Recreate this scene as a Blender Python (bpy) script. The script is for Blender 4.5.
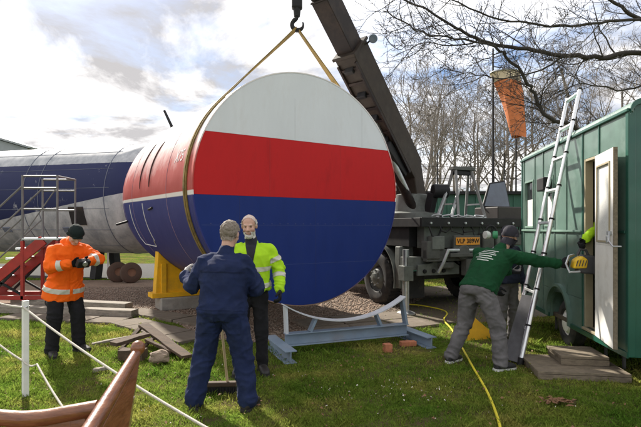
import bpy, bmesh, math, random
import numpy as np
from mathutils import Vector, Matrix, noise as mnoise
R = math.radians
random.seed(7); rng = np.random.default_rng(7)
scene = bpy.context.scene
col = scene.collection
for o in list(bpy.data.objects): bpy.data.objects.remove(o)

# ------------------------------------------------------------------ camera, sky, sun, exposure
CAM_H = 1.6
cam = bpy.data.cameras.new('Camera'); camo = bpy.data.objects.new('Camera', cam); col.objects.link(camo)
cam.sensor_width = 36; cam.lens = 26.96; cam.shift_y = 0.0226; cam.clip_start = .05; cam.clip_end = 3000
camo.location = (0, 0, CAM_H); camo.rotation_euler = (R(90), 0, 0)
scene.camera = camo
SUN_AZ, SUN_EL = -32.0, 36.0          # degrees left of the view direction, above the horizon
sd = Vector((math.sin(R(SUN_AZ))*math.cos(R(SUN_EL)), math.cos(R(SUN_AZ))*math.cos(R(SUN_EL)), math.sin(R(SUN_EL))))
world = bpy.data.worlds.new('World'); scene.world = world; world.use_nodes = True
wn = world.node_tree.nodes; wl = world.node_tree.links; wn.clear()
def N(nt, t, **kw):
    n = nt.nodes.new(t)
    for k, v in kw.items():
        if k in n.inputs: n.inputs[k].default_value = v
        else: setattr(n, k, v)
    return n
wt = world.node_tree
sky = N(wt, 'ShaderNodeTexSky', sky_type='NISHITA', sun_disc=False, sun_elevation=R(SUN_EL), sun_rotation=R(SUN_AZ), altitude=50, air_density=1.0, dust_density=.6, ozone_density=2.5)
tc = N(wt, 'ShaderNodeTexCoord')
sep = N(wt, 'ShaderNodeSeparateXYZ'); wl.new(tc.outputs['Generated'], sep.inputs[0])
def M(nt, op, a, b=None, clamp=False):
    n = nt.nodes.new('ShaderNodeMath'); n.operation = op; n.use_clamp = clamp
    for i, v in enumerate((a, b)):
        if v is None: continue
        if isinstance(v, (int, float)): n.inputs[i].default_value = v
        else: nt.links.new(v, n.inputs[i])
    return n.outputs[0]
zc = M(wt, 'ADD', M(wt, 'MAXIMUM', sep.outputs[2], 0.0), .12)
comb = N(wt, 'ShaderNodeCombineXYZ')
wl.new(M(wt, 'DIVIDE', sep.outputs[0], zc), comb.inputs[0]); wl.new(M(wt, 'DIVIDE', sep.outputs[1], zc), comb.inputs[1])
comb.inputs[2].default_value = 14.18
n1 = N(wt, 'ShaderNodeTexNoise', Scale=.75, Detail=9.0, Roughness=.62, Distortion=.35); wl.new(comb.outputs[0], n1.inputs['Vector'])
cov = N(wt, 'ShaderNodeMapRange'); cov.clamp = True
cov.inputs[1].default_value = .33; cov.inputs[2].default_value = .50; wl.new(n1.outputs[0], cov.inputs[0])
comb2 = N(wt, 'ShaderNodeVectorMath', operation='ADD'); wl.new(comb.outputs[0], comb2.inputs[0]); comb2.inputs[1].default_value = (9.8, 6.8, 7.9)
n2 = N(wt, 'ShaderNodeTexNoise', Scale=1.1, Detail=8.0, Roughness=.6, Distortion=.5); wl.new(comb2.outputs[0], n2.inputs['Vector'])
gr = N(wt, 'ShaderNodeValToRGB'); wl.new(n2.outputs[0], gr.inputs[0])
e = gr.color_ramp.elements
e[0].position = .42; e[0].color = (2.6, 2.52, 2.55, 1); e[1].position = .64; e[1].color = (9.0, 8.8, 8.6, 1)
skyg = N(wt, 'ShaderNodeMix', data_type='RGBA', blend_type='MULTIPLY'); skyg.inputs[0].default_value = 1
wl.new(sky.outputs[0], skyg.inputs[6]); skyg.inputs[7].default_value = (.5, .52, .56, 1)
mx = N(wt, 'ShaderNodeMix', data_type='RGBA'); wl.new(cov.outputs[0], mx.inputs[0]); wl.new(skyg.outputs[2], mx.inputs[6]); wl.new(gr.outputs[0], mx.inputs[7])
bg = N(wt, 'ShaderNodeBackground', Strength=.1); wl.new(mx.outputs[2], bg.inputs[0])
wo = N(wt, 'ShaderNodeOutputWorld'); wl.new(bg.outputs[0], wo.inputs[0])
sun = bpy.data.lights.new('Sun', 'SUN'); sun.energy = 3.8; sun.angle = R(2.0); sun.color = (1, .93, .82)
suno = bpy.data.objects.new('Sun', sun); col.objects.link(suno); suno.rotation_euler = sd.to_track_quat('Z', 'Y').to_euler()
suno.location = (-20, 30, 30)
vs = scene.view_settings; vs.view_transform = 'Standard'; vs.look = 'None'; vs.exposure = 1.35; vs.gamma = 1
scene.cycles.use_denoising = True
scene.cycles.max_bounces = 6

# ------------------------------------------------------------------ helpers
FP, PX0, PY0 = 480.0, 320.5, 228.0
def G(px, py):                         # ground point
    d = FP*CAM_H/(py-PY0); return Vector(((px-PX0)/FP*d, d, 0))
def P(px, py, d): return Vector(((px-PX0)/FP*d, d, CAM_H-(py-PY0)/FP*d))

MATS = {}
def mat(name, c, rough=.6, metal=0.0, var=.15, scale=6.0, bump=0.0, bscale=40.0, dirt=None, dirt_amt=.5, dscale=2.0, coat=0.0, spec=.5, c2=None, stretch=(1, 1, 1), trans=0.0, thr=(.5, .7)):
    if name in MATS: return MATS[name]
    m = bpy.data.materials.new(name); m.use_nodes = True; nt = m.node_tree; b = nt.nodes['Principled BSDF']
    b.inputs['Roughness'].default_value = rough; b.inputs['Metallic'].default_value = metal
    b.inputs['Coat Weight'].default_value = coat; b.inputs['Specular IOR Level'].default_value = spec
    if trans: b.inputs['Transmission Weight'].default_value = trans
    t = N(nt, 'ShaderNodeTexCoord'); mp = N(nt, 'ShaderNodeMapping'); mp.inputs['Scale'].default_value = stretch
    nt.links.new(t.outputs['Object'], mp.inputs[0])
    nz = N(nt, 'ShaderNodeTexNoise', Scale=scale, Detail=6.0, Roughness=.6); nt.links.new(mp.outputs[0], nz.inputs['Vector'])
    r = N(nt, 'ShaderNodeValToRGB'); nt.links.new(nz.outputs[0], r.inputs[0])
    e = r.color_ramp.elements; e[0].position = .3; e[1].position = .7
    cb = c2 if c2 else [min(1, v*(1+var)) for v in c]
    e[0].color = ([v*(1-var) for v in c] if not c2 else list(c))+[1]; e[1].color = list(cb)+[1]
    out = r.outputs[0]
    if dirt:
        nd = N(nt, 'ShaderNodeTexNoise', Scale=dscale, Detail=8.0, Roughness=.7); nt.links.new(mp.outputs[0], nd.inputs['Vector'])
        mr = N(nt, 'ShaderNodeMapRange'); mr.inputs[1].default_value = thr[0]; mr.inputs[2].default_value = thr[1]; mr.inputs[4].default_value = dirt_amt
        nt.links.new(nd.outputs[0], mr.inputs[0])
        mxx = N(nt, 'ShaderNodeMix', data_type='RGBA'); nt.links.new(mr.outputs[0], mxx.inputs[0]); nt.links.new(out, mxx.inputs[6]); mxx.inputs[7].default_value = list(dirt)+[1]
        out = mxx.outputs[2]
    nt.links.new(out, b.inputs['Base Color'])
    rr = N(nt, 'ShaderNodeMapRange'); rr.inputs[3].default_value = max(0, rough-.1); rr.inputs[4].default_value = min(1, rough+.1)
    nt.links.new(nz.outputs[0], rr.inputs[0]); nt.links.new(rr.outputs[0], b.inputs['Roughness'])
    if bump:
        nb = N(nt, 'ShaderNodeTexNoise', Scale=bscale, Detail=4.0); nt.links.new(mp.outputs[0], nb.inputs['Vector'])
        bp = N(nt, 'ShaderNodeBump', Strength=bump, Distance=.01); nt.links.new(nb.outputs[0], bp.inputs['Height']); nt.links.new(bp.outputs[0], b.inputs['Normal'])
    MATS[name] = m; return m

MW = {}
def thing(name, label, cat, loc=(0, 0, 0), rz=0, group=None, kind=None):
    o = bpy.data.objects.new(name, None); col.objects.link(o); o.location = loc; o.rotation_euler = (0, 0, rz)
    o.empty_display_size = .1
    MW[o.name] = Matrix.Translation(Vector(loc)) @ Matrix.Rotation(rz, 4, 'Z')
    return tag(o, label, cat, group, kind)
def tag(o, label=None, cat=None, group=None, kind=None):
    if label: o['label'] = label
    if cat: o['category'] = cat
    if group: o['group'] = group
    if kind: o['kind'] = kind
    return o
def copy_tree(o, parent=None):
    c = o.copy(); col.objects.link(c); c.parent = parent
    for ch in o.children: copy_tree(ch, c)
    return c
def frame(d, up=(0, 0, 1)):
    d = Vector(d).normalized(); up = Vector(up)
    s = d.cross(up)
    if s.length < 1e-4: s = d.cross(Vector((1, 0, 0)))
    s.normalize(); return d, s, s.cross(d).normalized()

class MB:
    def __init__(s): s.v = []; s.f = []; s.m = []
    def add(s, vs, fs, mi=0):
        b = len(s.v); s.v += [tuple(x) for x in vs]; s.f += [tuple(b+i for i in f) for f in fs]; s.m += [mi]*len(fs); return s
    def box(s, c, size, rot=None, mi=0):
        c = Vector(c); h = [x/2 for x in size]; rot = rot or Matrix.Identity(3)
        vs = [c+rot @ Vector((x*h[0], y*h[1], z*h[2])) for x in (-1, 1) for y in (-1, 1) for z in (-1, 1)]
        return s.add(vs, [(0, 1, 3, 2), (4, 6, 7, 5), (0, 4, 5, 1), (2, 3, 7, 6), (0, 2, 6, 4), (1, 5, 7, 3)], mi)
    def span(s, a, b, mi=0):           # axis aligned box from corner to corner
        a = Vector(a); b = Vector(b); return s.box((a+b)/2, [abs(x) for x in (b-a)], None, mi)
    def beam(s, p0, p1, w, h, up=(0, 0, 1), w1=None, h1=None, mi=0):
        p0 = Vector(p0); p1 = Vector(p1); d, sd_, u = frame(p1-p0, up); vs = []
        for p, ww, hh in ((p0, w, h), (p1, w1 or w, h1 or h)):
            vs += [p+sd_*(a*ww/2)+u*(b*hh/2) for a, b in ((-1, -1), (1, -1), (1, 1), (-1, 1))]
        return s.add(vs, [(3, 2, 1, 0), (4, 5, 6, 7), (0, 1, 5, 4), (1, 2, 6, 5), (2, 3, 7, 6), (3, 0, 4, 7)], mi)
    def tube(s, pts, rad, n=8, cap=True, mi=0, ref=None):
        pts = [Vector(p) for p in pts]; rad = rad if hasattr(rad, '__len__') else [rad]*len(pts); vs = []
        _, a, b = frame(pts[1]-pts[0], ref or (0, 0, 1))
        for i, p in enumerate(pts):
            t = (pts[min(i+1, len(pts)-1)]-pts[max(i-1, 0)]).normalized()
            a = (a-t*a.dot(t))
            if a.length < 1e-6: a = frame(t)[1]
            a.normalize(); b = t.cross(a)
            vs += [p+(a*math.cos(2*math.pi*k/n)+b*math.sin(2*math.pi*k/n))*rad[i] for k in range(n)]
        fs = [(i*n+k, i*n+(k+1) % n, (i+1)*n+(k+1) % n, (i+1)*n+k) for i in range(len(pts)-1) for k in range(n)]
        if cap: fs += [tuple(range(n-1, -1, -1)), tuple((len(pts)-1)*n+k for k in range(n))]
        return s.add(vs, fs, mi)
    def ribbon(s, pts, wdir, w, t):    # flat strap
        pts = [Vector(p) for p in pts]; vs = []
        for i, p in enumerate(pts):
            tg = (pts[min(i+1, len(pts)-1)]-pts[max(i-1, 0)]).normalized()
            wd = Vector(wdir[i] if isinstance(wdir, list) else wdir); wd = (wd-tg*wd.dot(tg)).normalized(); nn = tg.cross(wd)
            vs += [p+wd*(a*w/2)+nn*(b*t/2) for a, b in ((-1, -1), (1, -1), (1, 1), (-1, 1))]
        fs = [(i*4+k, i*4+(k+1) % 4, i*4+4+(k+1) % 4, i*4+4+k) for i in range(len(pts)-1) for k in range(4)]
        fs += [(3, 2, 1, 0), tuple(len(pts)*4-4+k for k in range(4))]
        return s.add(vs, fs)
    def lathe(s, prof, o, ax, ref=(0, 0, 1), n=32, mi=0, cap=False, a0=0, a1=2*math.pi):
        o = Vector(o); d, a, b = frame(ax, ref); full = abs(a1-a0-2*math.pi) < 1e-6; k_ = n if full else n+1
        vs = [o+d*z+(a*math.cos(a0+(a1-a0)*k/n)+b*math.sin(a0+(a1-a0)*k/n))*r for r, z in prof for k in range(k_)]
        fs = [(i*k_+k, i*k_+(k+1) % k_, (i+1)*k_+(k+1) % k_, (i+1)*k_+k) for i in range(len(prof)-1) for k in range(n)]
        if cap: fs += [tuple(range(k_-1, -1, -1)), tuple((len(prof)-1)*k_+k for k in range(k_))]
        return s.add(vs, fs, mi)
    def prism(s, poly, o, ux, uy, depth):   # poly in plane (ux,uy) extruded both ways along normal
        o = Vector(o); ux = Vector(ux); uy = Vector(uy); nn = ux.cross(uy).normalized(); n = len(poly)
        vs = [o+ux*p[0]+uy*p[1]+nn*(k*depth/2) for k in (-1, 1) for p in poly]
        return s.add(vs, [tuple(range(n-1, -1, -1)), tuple(range(n, 2*n))]+[(i, (i+1) % n, n+(i+1) % n, n+i) for i in range(n)])
    def mesh(s, name, mats, smooth=False, inv=None):
        me = bpy.data.meshes.new(name); vs = s.v
        if inv is not None: vs = [tuple(inv @ Vector(v)) for v in vs]
        me.from_pydata(vs, [], s.f); me.update()
        for m in (mats if isinstance(mats, (list, tuple)) else [mats]): me.materials.append(m)
        if any(s.m): me.polygons.foreach_set('material_index', s.m)
        bm = bmesh.new(); bm.from_mesh(me); bmesh.ops.recalc_face_normals(bm, faces=bm.faces); bm.to_mesh(me); bm.free()
        if smooth:
            me.polygons.foreach_set('use_smooth', [True]*len(me.polygons)); me.set_sharp_from_angle(angle=R(40))
        return me
    def build(s, name, mats, parent=None, smooth=False, W=False, bevel=0):
        inv = MW[parent.name].inverted() if (W and parent) else None
        o = bpy.data.objects.new(name, s.mesh(name, mats, smooth, inv)); col.objects.link(o); o.parent = parent
        if bevel:
            b = o.modifiers.new('Bevel', 'BEVEL'); b.width = bevel; b.segments = 2; b.limit_method = 'ANGLE'; b.angle_limit = R(40)
        return o
def setgeo(me, V, F):                  # fast numpy mesh, all faces the same size
    k = F.shape[1]; me.vertices.add(len(V)); me.vertices.foreach_set('co', V.astype(np.float32).ravel())
    me.loops.add(F.size); me.loops.foreach_set('vertex_index', F.astype(np.int32).ravel())
    me.polygons.add(len(F)); me.polygons.foreach_set('loop_start', (np.arange(len(F))*k).astype(np.int32)); me.polygons.foreach_set('loop_total', np.full(len(F), k, np.int32))
    me.update(); me.validate(); return me
def text_mesh(body, size, ext=.001, align='CENTER', shear=0, bold=0.0):
    cu = bpy.data.curves.new('txt', 'FONT'); cu.body = body; cu.size = size; cu.extrude = ext; cu.align_x = align; cu.align_y = 'CENTER'; cu.shear = shear; cu.offset = bold
    o = bpy.data.objects.new('txt', cu); col.objects.link(o)
    dg = bpy.context.evaluated_depsgraph_get(); me = bpy.data.meshes.new_from_object(o.evaluated_get(dg)); bpy.data.objects.remove(o); return me
def mesh_obj(name, me, m, parent=None):
    me.materials.clear(); me.materials.append(m); o = bpy.data.objects.new(name, me); col.objects.link(o); o.parent = parent; return o
def arc(c, r, a0, a1, n): return [(c[0]+r*math.cos(a0+(a1-a0)*i/n), c[1]+r*math.sin(a0+(a1-a0)*i/n)) for i in range(n+1)]
def inpoly(X, Y, poly):
    c = np.zeros(len(X), bool); n = len(poly)
    for i in range(n):
        x0, y0 = poly[i]; x1, y1 = poly[(i+1) % n]
        with np.errstate(divide='ignore', invalid='ignore'):
            c ^= ((y0 > Y) != (y1 > Y)) & (X < (x1-x0)*(Y-y0)/(y1-y0+1e-12)+x0)
    return c

# ------------------------------------------------------------------ materials
m_steel_blue = mat('steel_bluegrey_paint', (.22, .29, .38), .45, 0, .12, 5, dirt=(.25, .2, .16), dirt_amt=.35)
m_steel_white = mat('pale_saddle_paint', (.6, .63, .68), .5, 0, .08, 5, dirt=(.3, .27, .24), dirt_amt=.3)
m_galv = mat('galvanised_steel', (.5, .52, .54), .4, .8, .15, 12)
m_alu = mat('aluminium', (.72, .73, .74), .3, .9, .1, 10)
m_black = mat('black_paint', (.014, .014, .016), .6, 0, .3, 8, dirt=(.05, .043, .036), dirt_amt=.4, spec=.3)
m_rubber = mat('rubber', (.022, .022, .024), .8, 0, .3, 20, dirt=(.12, .1, .08), dirt_amt=.5, dscale=4)
m_chassis = mat('chassis_grey_paint', (.085, .088, .082), .7, 0, .3, 7, bump=.2, bscale=30, dirt=(.06, .05, .042), dirt_amt=.75, dscale=3)
m_greygreen = mat('truck_greygreen_paint', (.13, .142, .132), .55, 0, .25, 5, bump=.15, bscale=25, dirt=(.05, .042, .034), dirt_amt=.75, dscale=3)
m_boom = mat('boom_dark_paint', (.036, .027, .021), .6, 0, .3, 6, spec=.25, bump=.1, dirt=(.05, .045, .04), dirt_amt=.6, dscale=3)
m_boom_in = mat('boom_inner_dark', (.014, .01, .01), .5, 0, .3, 6, spec=.2, dirt=(.09, .06, .045), dirt_amt=.4)
m_white = mat('white_paint', (.75, .75, .73), .55, 0, .08, 6, dirt=(.45, .42, .36), dirt_amt=.4)
m_yellow = mat('yellow_paint', (.85, .47, .008), .5, 0, .12, 5, dirt=(.35, .2, .05), dirt_amt=.45)
m_red = mat('red_steel_paint', (.36, .025, .02), .5, 0, .2, 6, dirt=(.16, .05, .035), dirt_amt=.5)
m_conc = mat('concrete', (.33, .32, .29), .9, 0, .2, 9, bump=.4, bscale=60, dirt=(.17, .15, .12), dirt_amt=.6)
m_slab = mat('paving_slab', (.17, .143, .115), .9, 0, .2, 7, bump=.4, bscale=70, dirt=(.11, .09, .065), dirt_amt=.75, dscale=2.6, spec=.15)
m_woodgrey = mat('weathered_timber', (.27, .24, .2), .9, 0, .3, 5, bump=.5, bscale=30, stretch=(1, 8, 8), dirt=(.12, .1, .08), dirt_amt=.6)
m_woodstep = mat('weathered_step_board', (.19, .155, .11), .9, 0, .3, 5, bump=.5, bscale=30, stretch=(3, 8, 8), dirt=(.1, .08, .06), dirt_amt=.6)
m_woodbrown = mat('brown_timber', (.085, .055, .036), .9, 0, .35, 5, bump=.5, bscale=25, stretch=(1, 6, 6), dirt=(.04, .03, .022), dirt_amt=.8)
m_varnish = mat('varnished_wood', (.15, .045, .017), .36, 0, .4, 4, stretch=(3, 3, 14), coat=.35, bump=.15, bscale=12, c2=(.26, .1, .04), dirt=(.06, .02, .01), dirt_amt=.6, dscale=5)
m_rope = mat('pale_rope', (.55, .52, .46), .9, 0, .2, 60, bump=.6, bscale=200)
m_stone = mat('stone', (.25, .19, .145), .95, 0, .3, 9, bump=.6, bscale=40)
m_brick = mat('brick_red', (.45, .17, .09), .9, 0, .25, 14, bump=.4, bscale=60)
m_glass = mat('dark_glass', (.02, .022, .025), .08, 0, .2, 3)
# ------------------------------------------------------------------ setting
def grass_mat(name, blades):
    m = bpy.data.materials.new(name); m.use_nodes = True; nt = m.node_tree; b = nt.nodes['Principled BSDF']
    t = N(nt, 'ShaderNodeNewGeometry')
    big = N(nt, 'ShaderNodeTexNoise', Scale=.9, Detail=5.0, Roughness=.65); nt.links.new(t.outputs['Position'], big.inputs['Vector'])
    r = N(nt, 'ShaderNodeValToRGB'); nt.links.new(big.outputs[0], r.inputs[0]); e = r.color_ramp.elements
    e[0].position = .33; e[0].color = (.095, .19, .024, 1); e[1].position = .64; e[1].color = (.34, .32, .085, 1)
    x = e.new(.5); x.color = (.18, .25, .04, 1)
    fine = N(nt, 'ShaderNodeTexNoise', Scale=55.0 if blades else 14, Detail=3.0); nt.links.new(t.outputs['Position'], fine.inputs['Vector'])
    mr = N(nt, 'ShaderNodeMapRange'); mr.inputs[1].default_value = .3; mr.inputs[2].default_value = .7; mr.inputs[3].default_value = .5; mr.inputs[4].default_value = 1.6; nt.links.new(fine.outputs[0], mr.inputs[0])
    mu = N(nt, 'ShaderNodeMix', data_type='RGBA', blend_type='MULTIPLY'); mu.inputs[0].default_value = 1
    mr.inputs[3].default_value, mr.inputs[4].default_value = (.5, 1.6) if blades else (.25, .8)
    nt.links.new(r.outputs[0], mu.inputs[6]); nt.links.new(mr.outputs[0], mu.inputs[7]); out = mu.outputs[2]
    if not blades:      # bare earth showing between the blades
        so = N(nt, 'ShaderNodeTexNoise', Scale=2.2, Detail=6.0, Roughness=.7); nt.links.new(t.outputs['Position'], so.inputs['Vector'])
        ms = N(nt, 'ShaderNodeMapRange'); ms.inputs[1].default_value = .45; ms.inputs[2].default_value = .62; nt.links.new(so.outputs[0], ms.inputs[0])
        mm = N(nt, 'ShaderNodeMix', data_type='RGBA'); nt.links.new(ms.outputs[0], mm.inputs[0]); nt.links.new(out, mm.inputs[6]); mm.inputs[7].default_value = (.09, .068, .04, 1); out = mm.outputs[2]
        bp = N(nt, 'ShaderNodeBump', Strength=.6, Distance=.03); nt.links.new(fine.outputs[0], bp.inputs['Height']); nt.links.new(bp.outputs[0], b.inputs['Normal'])
    nt.links.new(out, b.inputs['Base Color']); b.inputs['Roughness'].default_value = .9; b.inputs['Specular IOR Level'].default_value = .25
    b.inputs['Specular IOR Level'].default_value = .05 if blades else 0.0
    if blades:
        tr_ = N(nt, 'ShaderNodeBsdfTranslucent'); nt.links.new(out, tr_.inputs[0]); mxs = N(nt, 'ShaderNodeMixShader'); mxs.inputs[0].default_value = .45
        nt.links.new(b.outputs[0], mxs.inputs[1]); nt.links.new(tr_.outputs[0], mxs.inputs[2]); nt.links.new(mxs.outputs[0], nt.nodes['Material Output'].inputs[0])
    return m
m_ground = grass_mat('lawn_soil', False); m_blade = grass_mat('grass_blades', True)
m_gravel = mat('gravel', (.27, .2, .155), .95, 0, .5, 60, bump=1, bscale=90, dirt=(.13, .095, .07), dirt_amt=.6, dscale=1.5, spec=.05)
m_tarmac = mat('tarmac', (.09, .09, .087), .95, 0, .25, 20, spec=.05)
m_dirt = mat('packed_earth', (.1, .075, .05), .95, 0, .35, 8, bump=.8, bscale=30, dirt=(.05, .06, .02), dirt_amt=.6, dscale=2)

o = MB().add([(-900, -60, 0), (900, -60, 0), (900, 1800, 0), (-900, 1800, 0)], [(0, 1, 2, 3)]).build('ground', m_ground); tag(o, 'grassy ground reaching to the horizon', 'ground', kind='structure')
GRAVEL = [(-13, 14.6), (-1.0, 14.8), (3.2, 12.6), (1.4, 9.1), (.35, 7.15), (-.9, 6.7), (-1.75, 6.95), (-2.3, 7.9), (-3.2, 8.9), (-5.5, 9.35), (-13, 9.8)]
DIRT = [(1.0, 9.3), (1.6, 7.9), (3.0, 8.2), (6, 9.5), (7, 14), (2.5, 13)]
def sheet(name, poly, z, m, label):
    o = MB().add([(x, y, z) for x, y in poly], [tuple(range(len(poly)))]).build(name, m); return tag(o, label, name.split('_')[0], kind='structure')
sheet('gravel_yard', GRAVEL, .004, m_gravel, 'brown gravel yard under the striped fuselage section')
sheet('earth_patch', DIRT, .006, m_dirt, 'dark bare earth under the crane truck')
sheet('road', [(-70, 15.3), (1, 15.3), (1, 21.5), (-70, 21.5)], .008, m_tarmac, 'grey tarmac road behind the gravel yard')

# paving: each slab a piece
pv = thing('pavement', 'row of worn paving slabs edging the gravel yard', 'pavement', kind='structure')
SLABS = []
def put(name, me_mb, m, parent, loc, rz, bevel=.006):
    o = me_mb.build(name, m, parent, bevel=bevel); o.location = loc; o.rotation_euler = (0, 0, rz); return o
p0 = Vector((-5.6, 8.62)); p1 = Vector((-3.35, 8.2)); p2 = Vector((-1.75, 6.78))
for a_, b_, n_ in ((p0, p1, 4), (p1, p2, 4)):
    dv = (b_-a_); ang = math.atan2(dv.y, dv.x)
    for i in range(n_):
        c = a_+dv*((i+.5)/n_); L = dv.length/n_-.015
        SLABS.append((c.x, c.y, L, .55, ang))
        put('slab', MB().box((0, 0, 0), (L, .55, .06)), m_slab, pv, (c.x, c.y, .012+random.uniform(-.006, .008)), ang+random.uniform(-.02, .02))
for i in range(3):                      # second row beside the yellow support
    c = Vector((-3.3, 8.95))+Vector((.62, -.42))*i; ang = -.6
    SLABS.append((c.x, c.y, .7, .5, ang)); put('slab', MB().box((0, 0, 0), (.72, .5, .06)), m_slab, pv, (c.x, c.y, .012+random.uniform(-.006, .01)), ang)
pv2 = thing('path', 'pale concrete slabs behind the blue-grey cradle', 'path', kind='structure')
for i in range(3):
    for j in range(2):
        c = Vector((.25, 7.35))+Vector((.62, .3))*i+Vector((-.3, .62))*j
        SLABS.append((c.x, c.y, .66, .66, .45)); put('slab', MB().box((0, 0, 0), (.66, .64, .06)), m_slab, pv2, (c.x, c.y, .014+random.uniform(-.006, .008)), .45)

# gravel stones
def scatter_stones(n, poly, size, box, name, m, parent=None):
    X = rng.uniform(box[0], box[1], n*4); Y = rng.uniform(box[2], box[3], n*4); k = inpoly(X, Y, poly)
    for (cx, cy, w, l, a) in SLABS:
        dx = X-cx; dy = Y-cy; u_ = dx*math.cos(a)+dy*math.sin(a); v_ = -dx*math.sin(a)+dy*math.cos(a); k &= ~((abs(u_) < w/2) & (abs(v_) < l/2))
    X = X[k][:n]; Y = Y[k][:n]; n = len(X)
    base = np.array([(1, 0, 0), (-1, 0, 0), (0, 1, 0), (0, -1, 0), (0, 0, .8), (0, 0, -.8)]); F0 = np.array([(0, 2, 4), (2, 1, 4), (1, 3, 4), (3, 0, 4), (2, 0, 5), (1, 2, 5), (3, 1, 5), (0, 3, 5)])
    s = rng.uniform(size[0], size[1], (n, 1, 1))*rng.uniform(.6, 1.3, (n, 6, 1)); a = rng.uniform(0, 6.28, n); ca, sa = np.cos(a)[:, None], np.sin(a)[:, None]
    V = base[None]*s; V = np.stack([V[..., 0]*ca-V[..., 1]*sa+X[:, None], V[..., 0]*sa+V[..., 1]*ca+Y[:, None], V[..., 2]*.7+.008+size[0]*.2], -1)
    F = F0[None]+6*np.arange(n)[:, None, None]
    me = setgeo(bpy.data.meshes.new(name), V.reshape(-1, 3), F.reshape(-1, 3)); return mesh_obj(name, me, m, parent)
m_stones = mat('gravel_stones', (.12, .09, .07), .9, 0, .5, 35, c2=(.42, .33, .26))
o = scatter_stones(16000, GRAVEL, (.012, .03), (-6.5, 2.5, 6.5, 13), 'gravel', m_stones); tag(o, 'loose brown gravel stones of the yard', 'gravel', kind='stuff')

# grass
def grass():
    n = 330000
    d = 1.75*(17/1.75)**rng.uniform(0, 1, n)**.80
    X = rng.uniform(-.78, .8, n)*d; Y = d
    k = ~inpoly(X, Y, GRAVEL)
    kd = inpoly(X, Y, DIRT); k &= ~(kd & (rng.uniform(0, 1, n) < .93))
    for (cx, cy, w, l, a) in SLABS:
        dx = X-cx; dy = Y-cy; u_ = dx*math.cos(a)+dy*math.sin(a); v_ = -dx*math.sin(a)+dy*math.cos(a); k &= ~((abs(u_) < w/2-.02) & (abs(v_) < l/2-.02))
    k &= ~((Y > 15.3) & (X < 1))
    # worn patches
    w = np.sin(X*1.7+Y*.9)*np.sin(Y*1.3-X*.6+1)+.6*np.sin(X*4.1-1)*np.sin(Y*3.7)
    worn = np.exp(-(((X-1.9)/.9)**2+((Y-6.6)/.9)**2))
    k &= rng.uniform(0, 1, n) > np.clip(.14+.30*w+.6*worn, 0, .9)
    X = X[k]; Y = Y[k]; n = len(X); d = np.hypot(X, Y)
    clump = .5+.5*np.sin(X*9+3*np.sin(Y*4))*np.sin(Y*8+2*np.sin(X*5))
    h = rng.uniform(.012, .05, n)*(.45+1.0*clump)*np.where(rng.uniform(0, 1, n) < .03, 1.7, 1); wd = rng.uniform(.0022, .004, n)*np.clip(d/3.5, 1, 3.2); a = rng.uniform(0, 6.28, n); ln = rng.uniform(.2, 1.1, n)*h; la = rng.uniform(0, 6.28, n)
    cx, cy = np.cos(a)*wd, np.sin(a)*wd; lx, ly = np.cos(la)*ln, np.sin(la)*ln; z0 = np.zeros(n)
    V = np.stack([np.stack([X-cx, Y-cy, z0], -1), np.stack([X+cx, Y+cy, z0], -1), np.stack([X+cx*.7+lx*.4, Y+cy*.7+ly*.4, h*.6], -1), np.stack([X+lx, Y+ly, h], -1)], 1)
    F = np.array([0, 1, 2, 3])[None]+4*np.arange(n)[:, None]
    me = setgeo(bpy.data.meshes.new('grass'), V.reshape(-1, 3), F); return mesh_obj('grass', me, m_blade)
tag(grass(), 'short patchy green lawn grass', 'grass', kind='stuff')
# scattered dry leaves and pale petals on the lawn
def litter(name, n, cx, cy, sx, sy, size, m, label):
    X = rng.normal(cx, sx, n); Y = np.clip(rng.normal(cy, sy, n), 1.8, 12); a = rng.uniform(0, 6.28, n); s = rng.uniform(*size, n); V = []
    for dx, dy, dz in ((-1, 0, 0), (0, -.55, .3), (1, 0, .1), (0, .55, .35)):
        V.append(np.stack([X+(dx*np.cos(a)-dy*np.sin(a))*s, Y+(dx*np.sin(a)+dy*np.cos(a))*s, .03+dz*s+rng.uniform(0, .02, n)], -1))
    V = np.stack(V, 1); F = np.array([0, 1, 2, 3])[None]+4*np.arange(n)[:, None]
    o = mesh_obj(name, setgeo(bpy.data.meshes.new(name), V.reshape(-1, 3), F), m); return tag(o, label, 'leaves', kind='stuff')
m_leaf = mat('dry_leaf', (.13, .065, .03), .8, 0, .4, 30, c2=(.26, .14, .07)); m_petal = mat('pale_petal', (.65, .6, .52), .8, 0, .2, 30)
litter('fallen_leaves', 700, -.2, 5.0, 2.4, 1.7, (.006, .02), m_leaf, 'dry brown leaves scattered over the lawn')
c = G(393, 394); litter('pale_litter', 55, c.x, c.y, .28, .16, (.005, .012), m_petal, 'pale petals scattered on the grass in front of the cradle')
c = G(557, 405); litter('leaf_cluster', 45, c.x, c.y, .07, .05, (.02, .045), m_leaf, 'heap of dead brown leaves in front of the wooden steps')
litter('lawn_flecks', 110, -1.0, 4.4, 2.2, 1.2, (.004, .009), m_petal, 'pale flecks scattered over the lawn')

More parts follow.
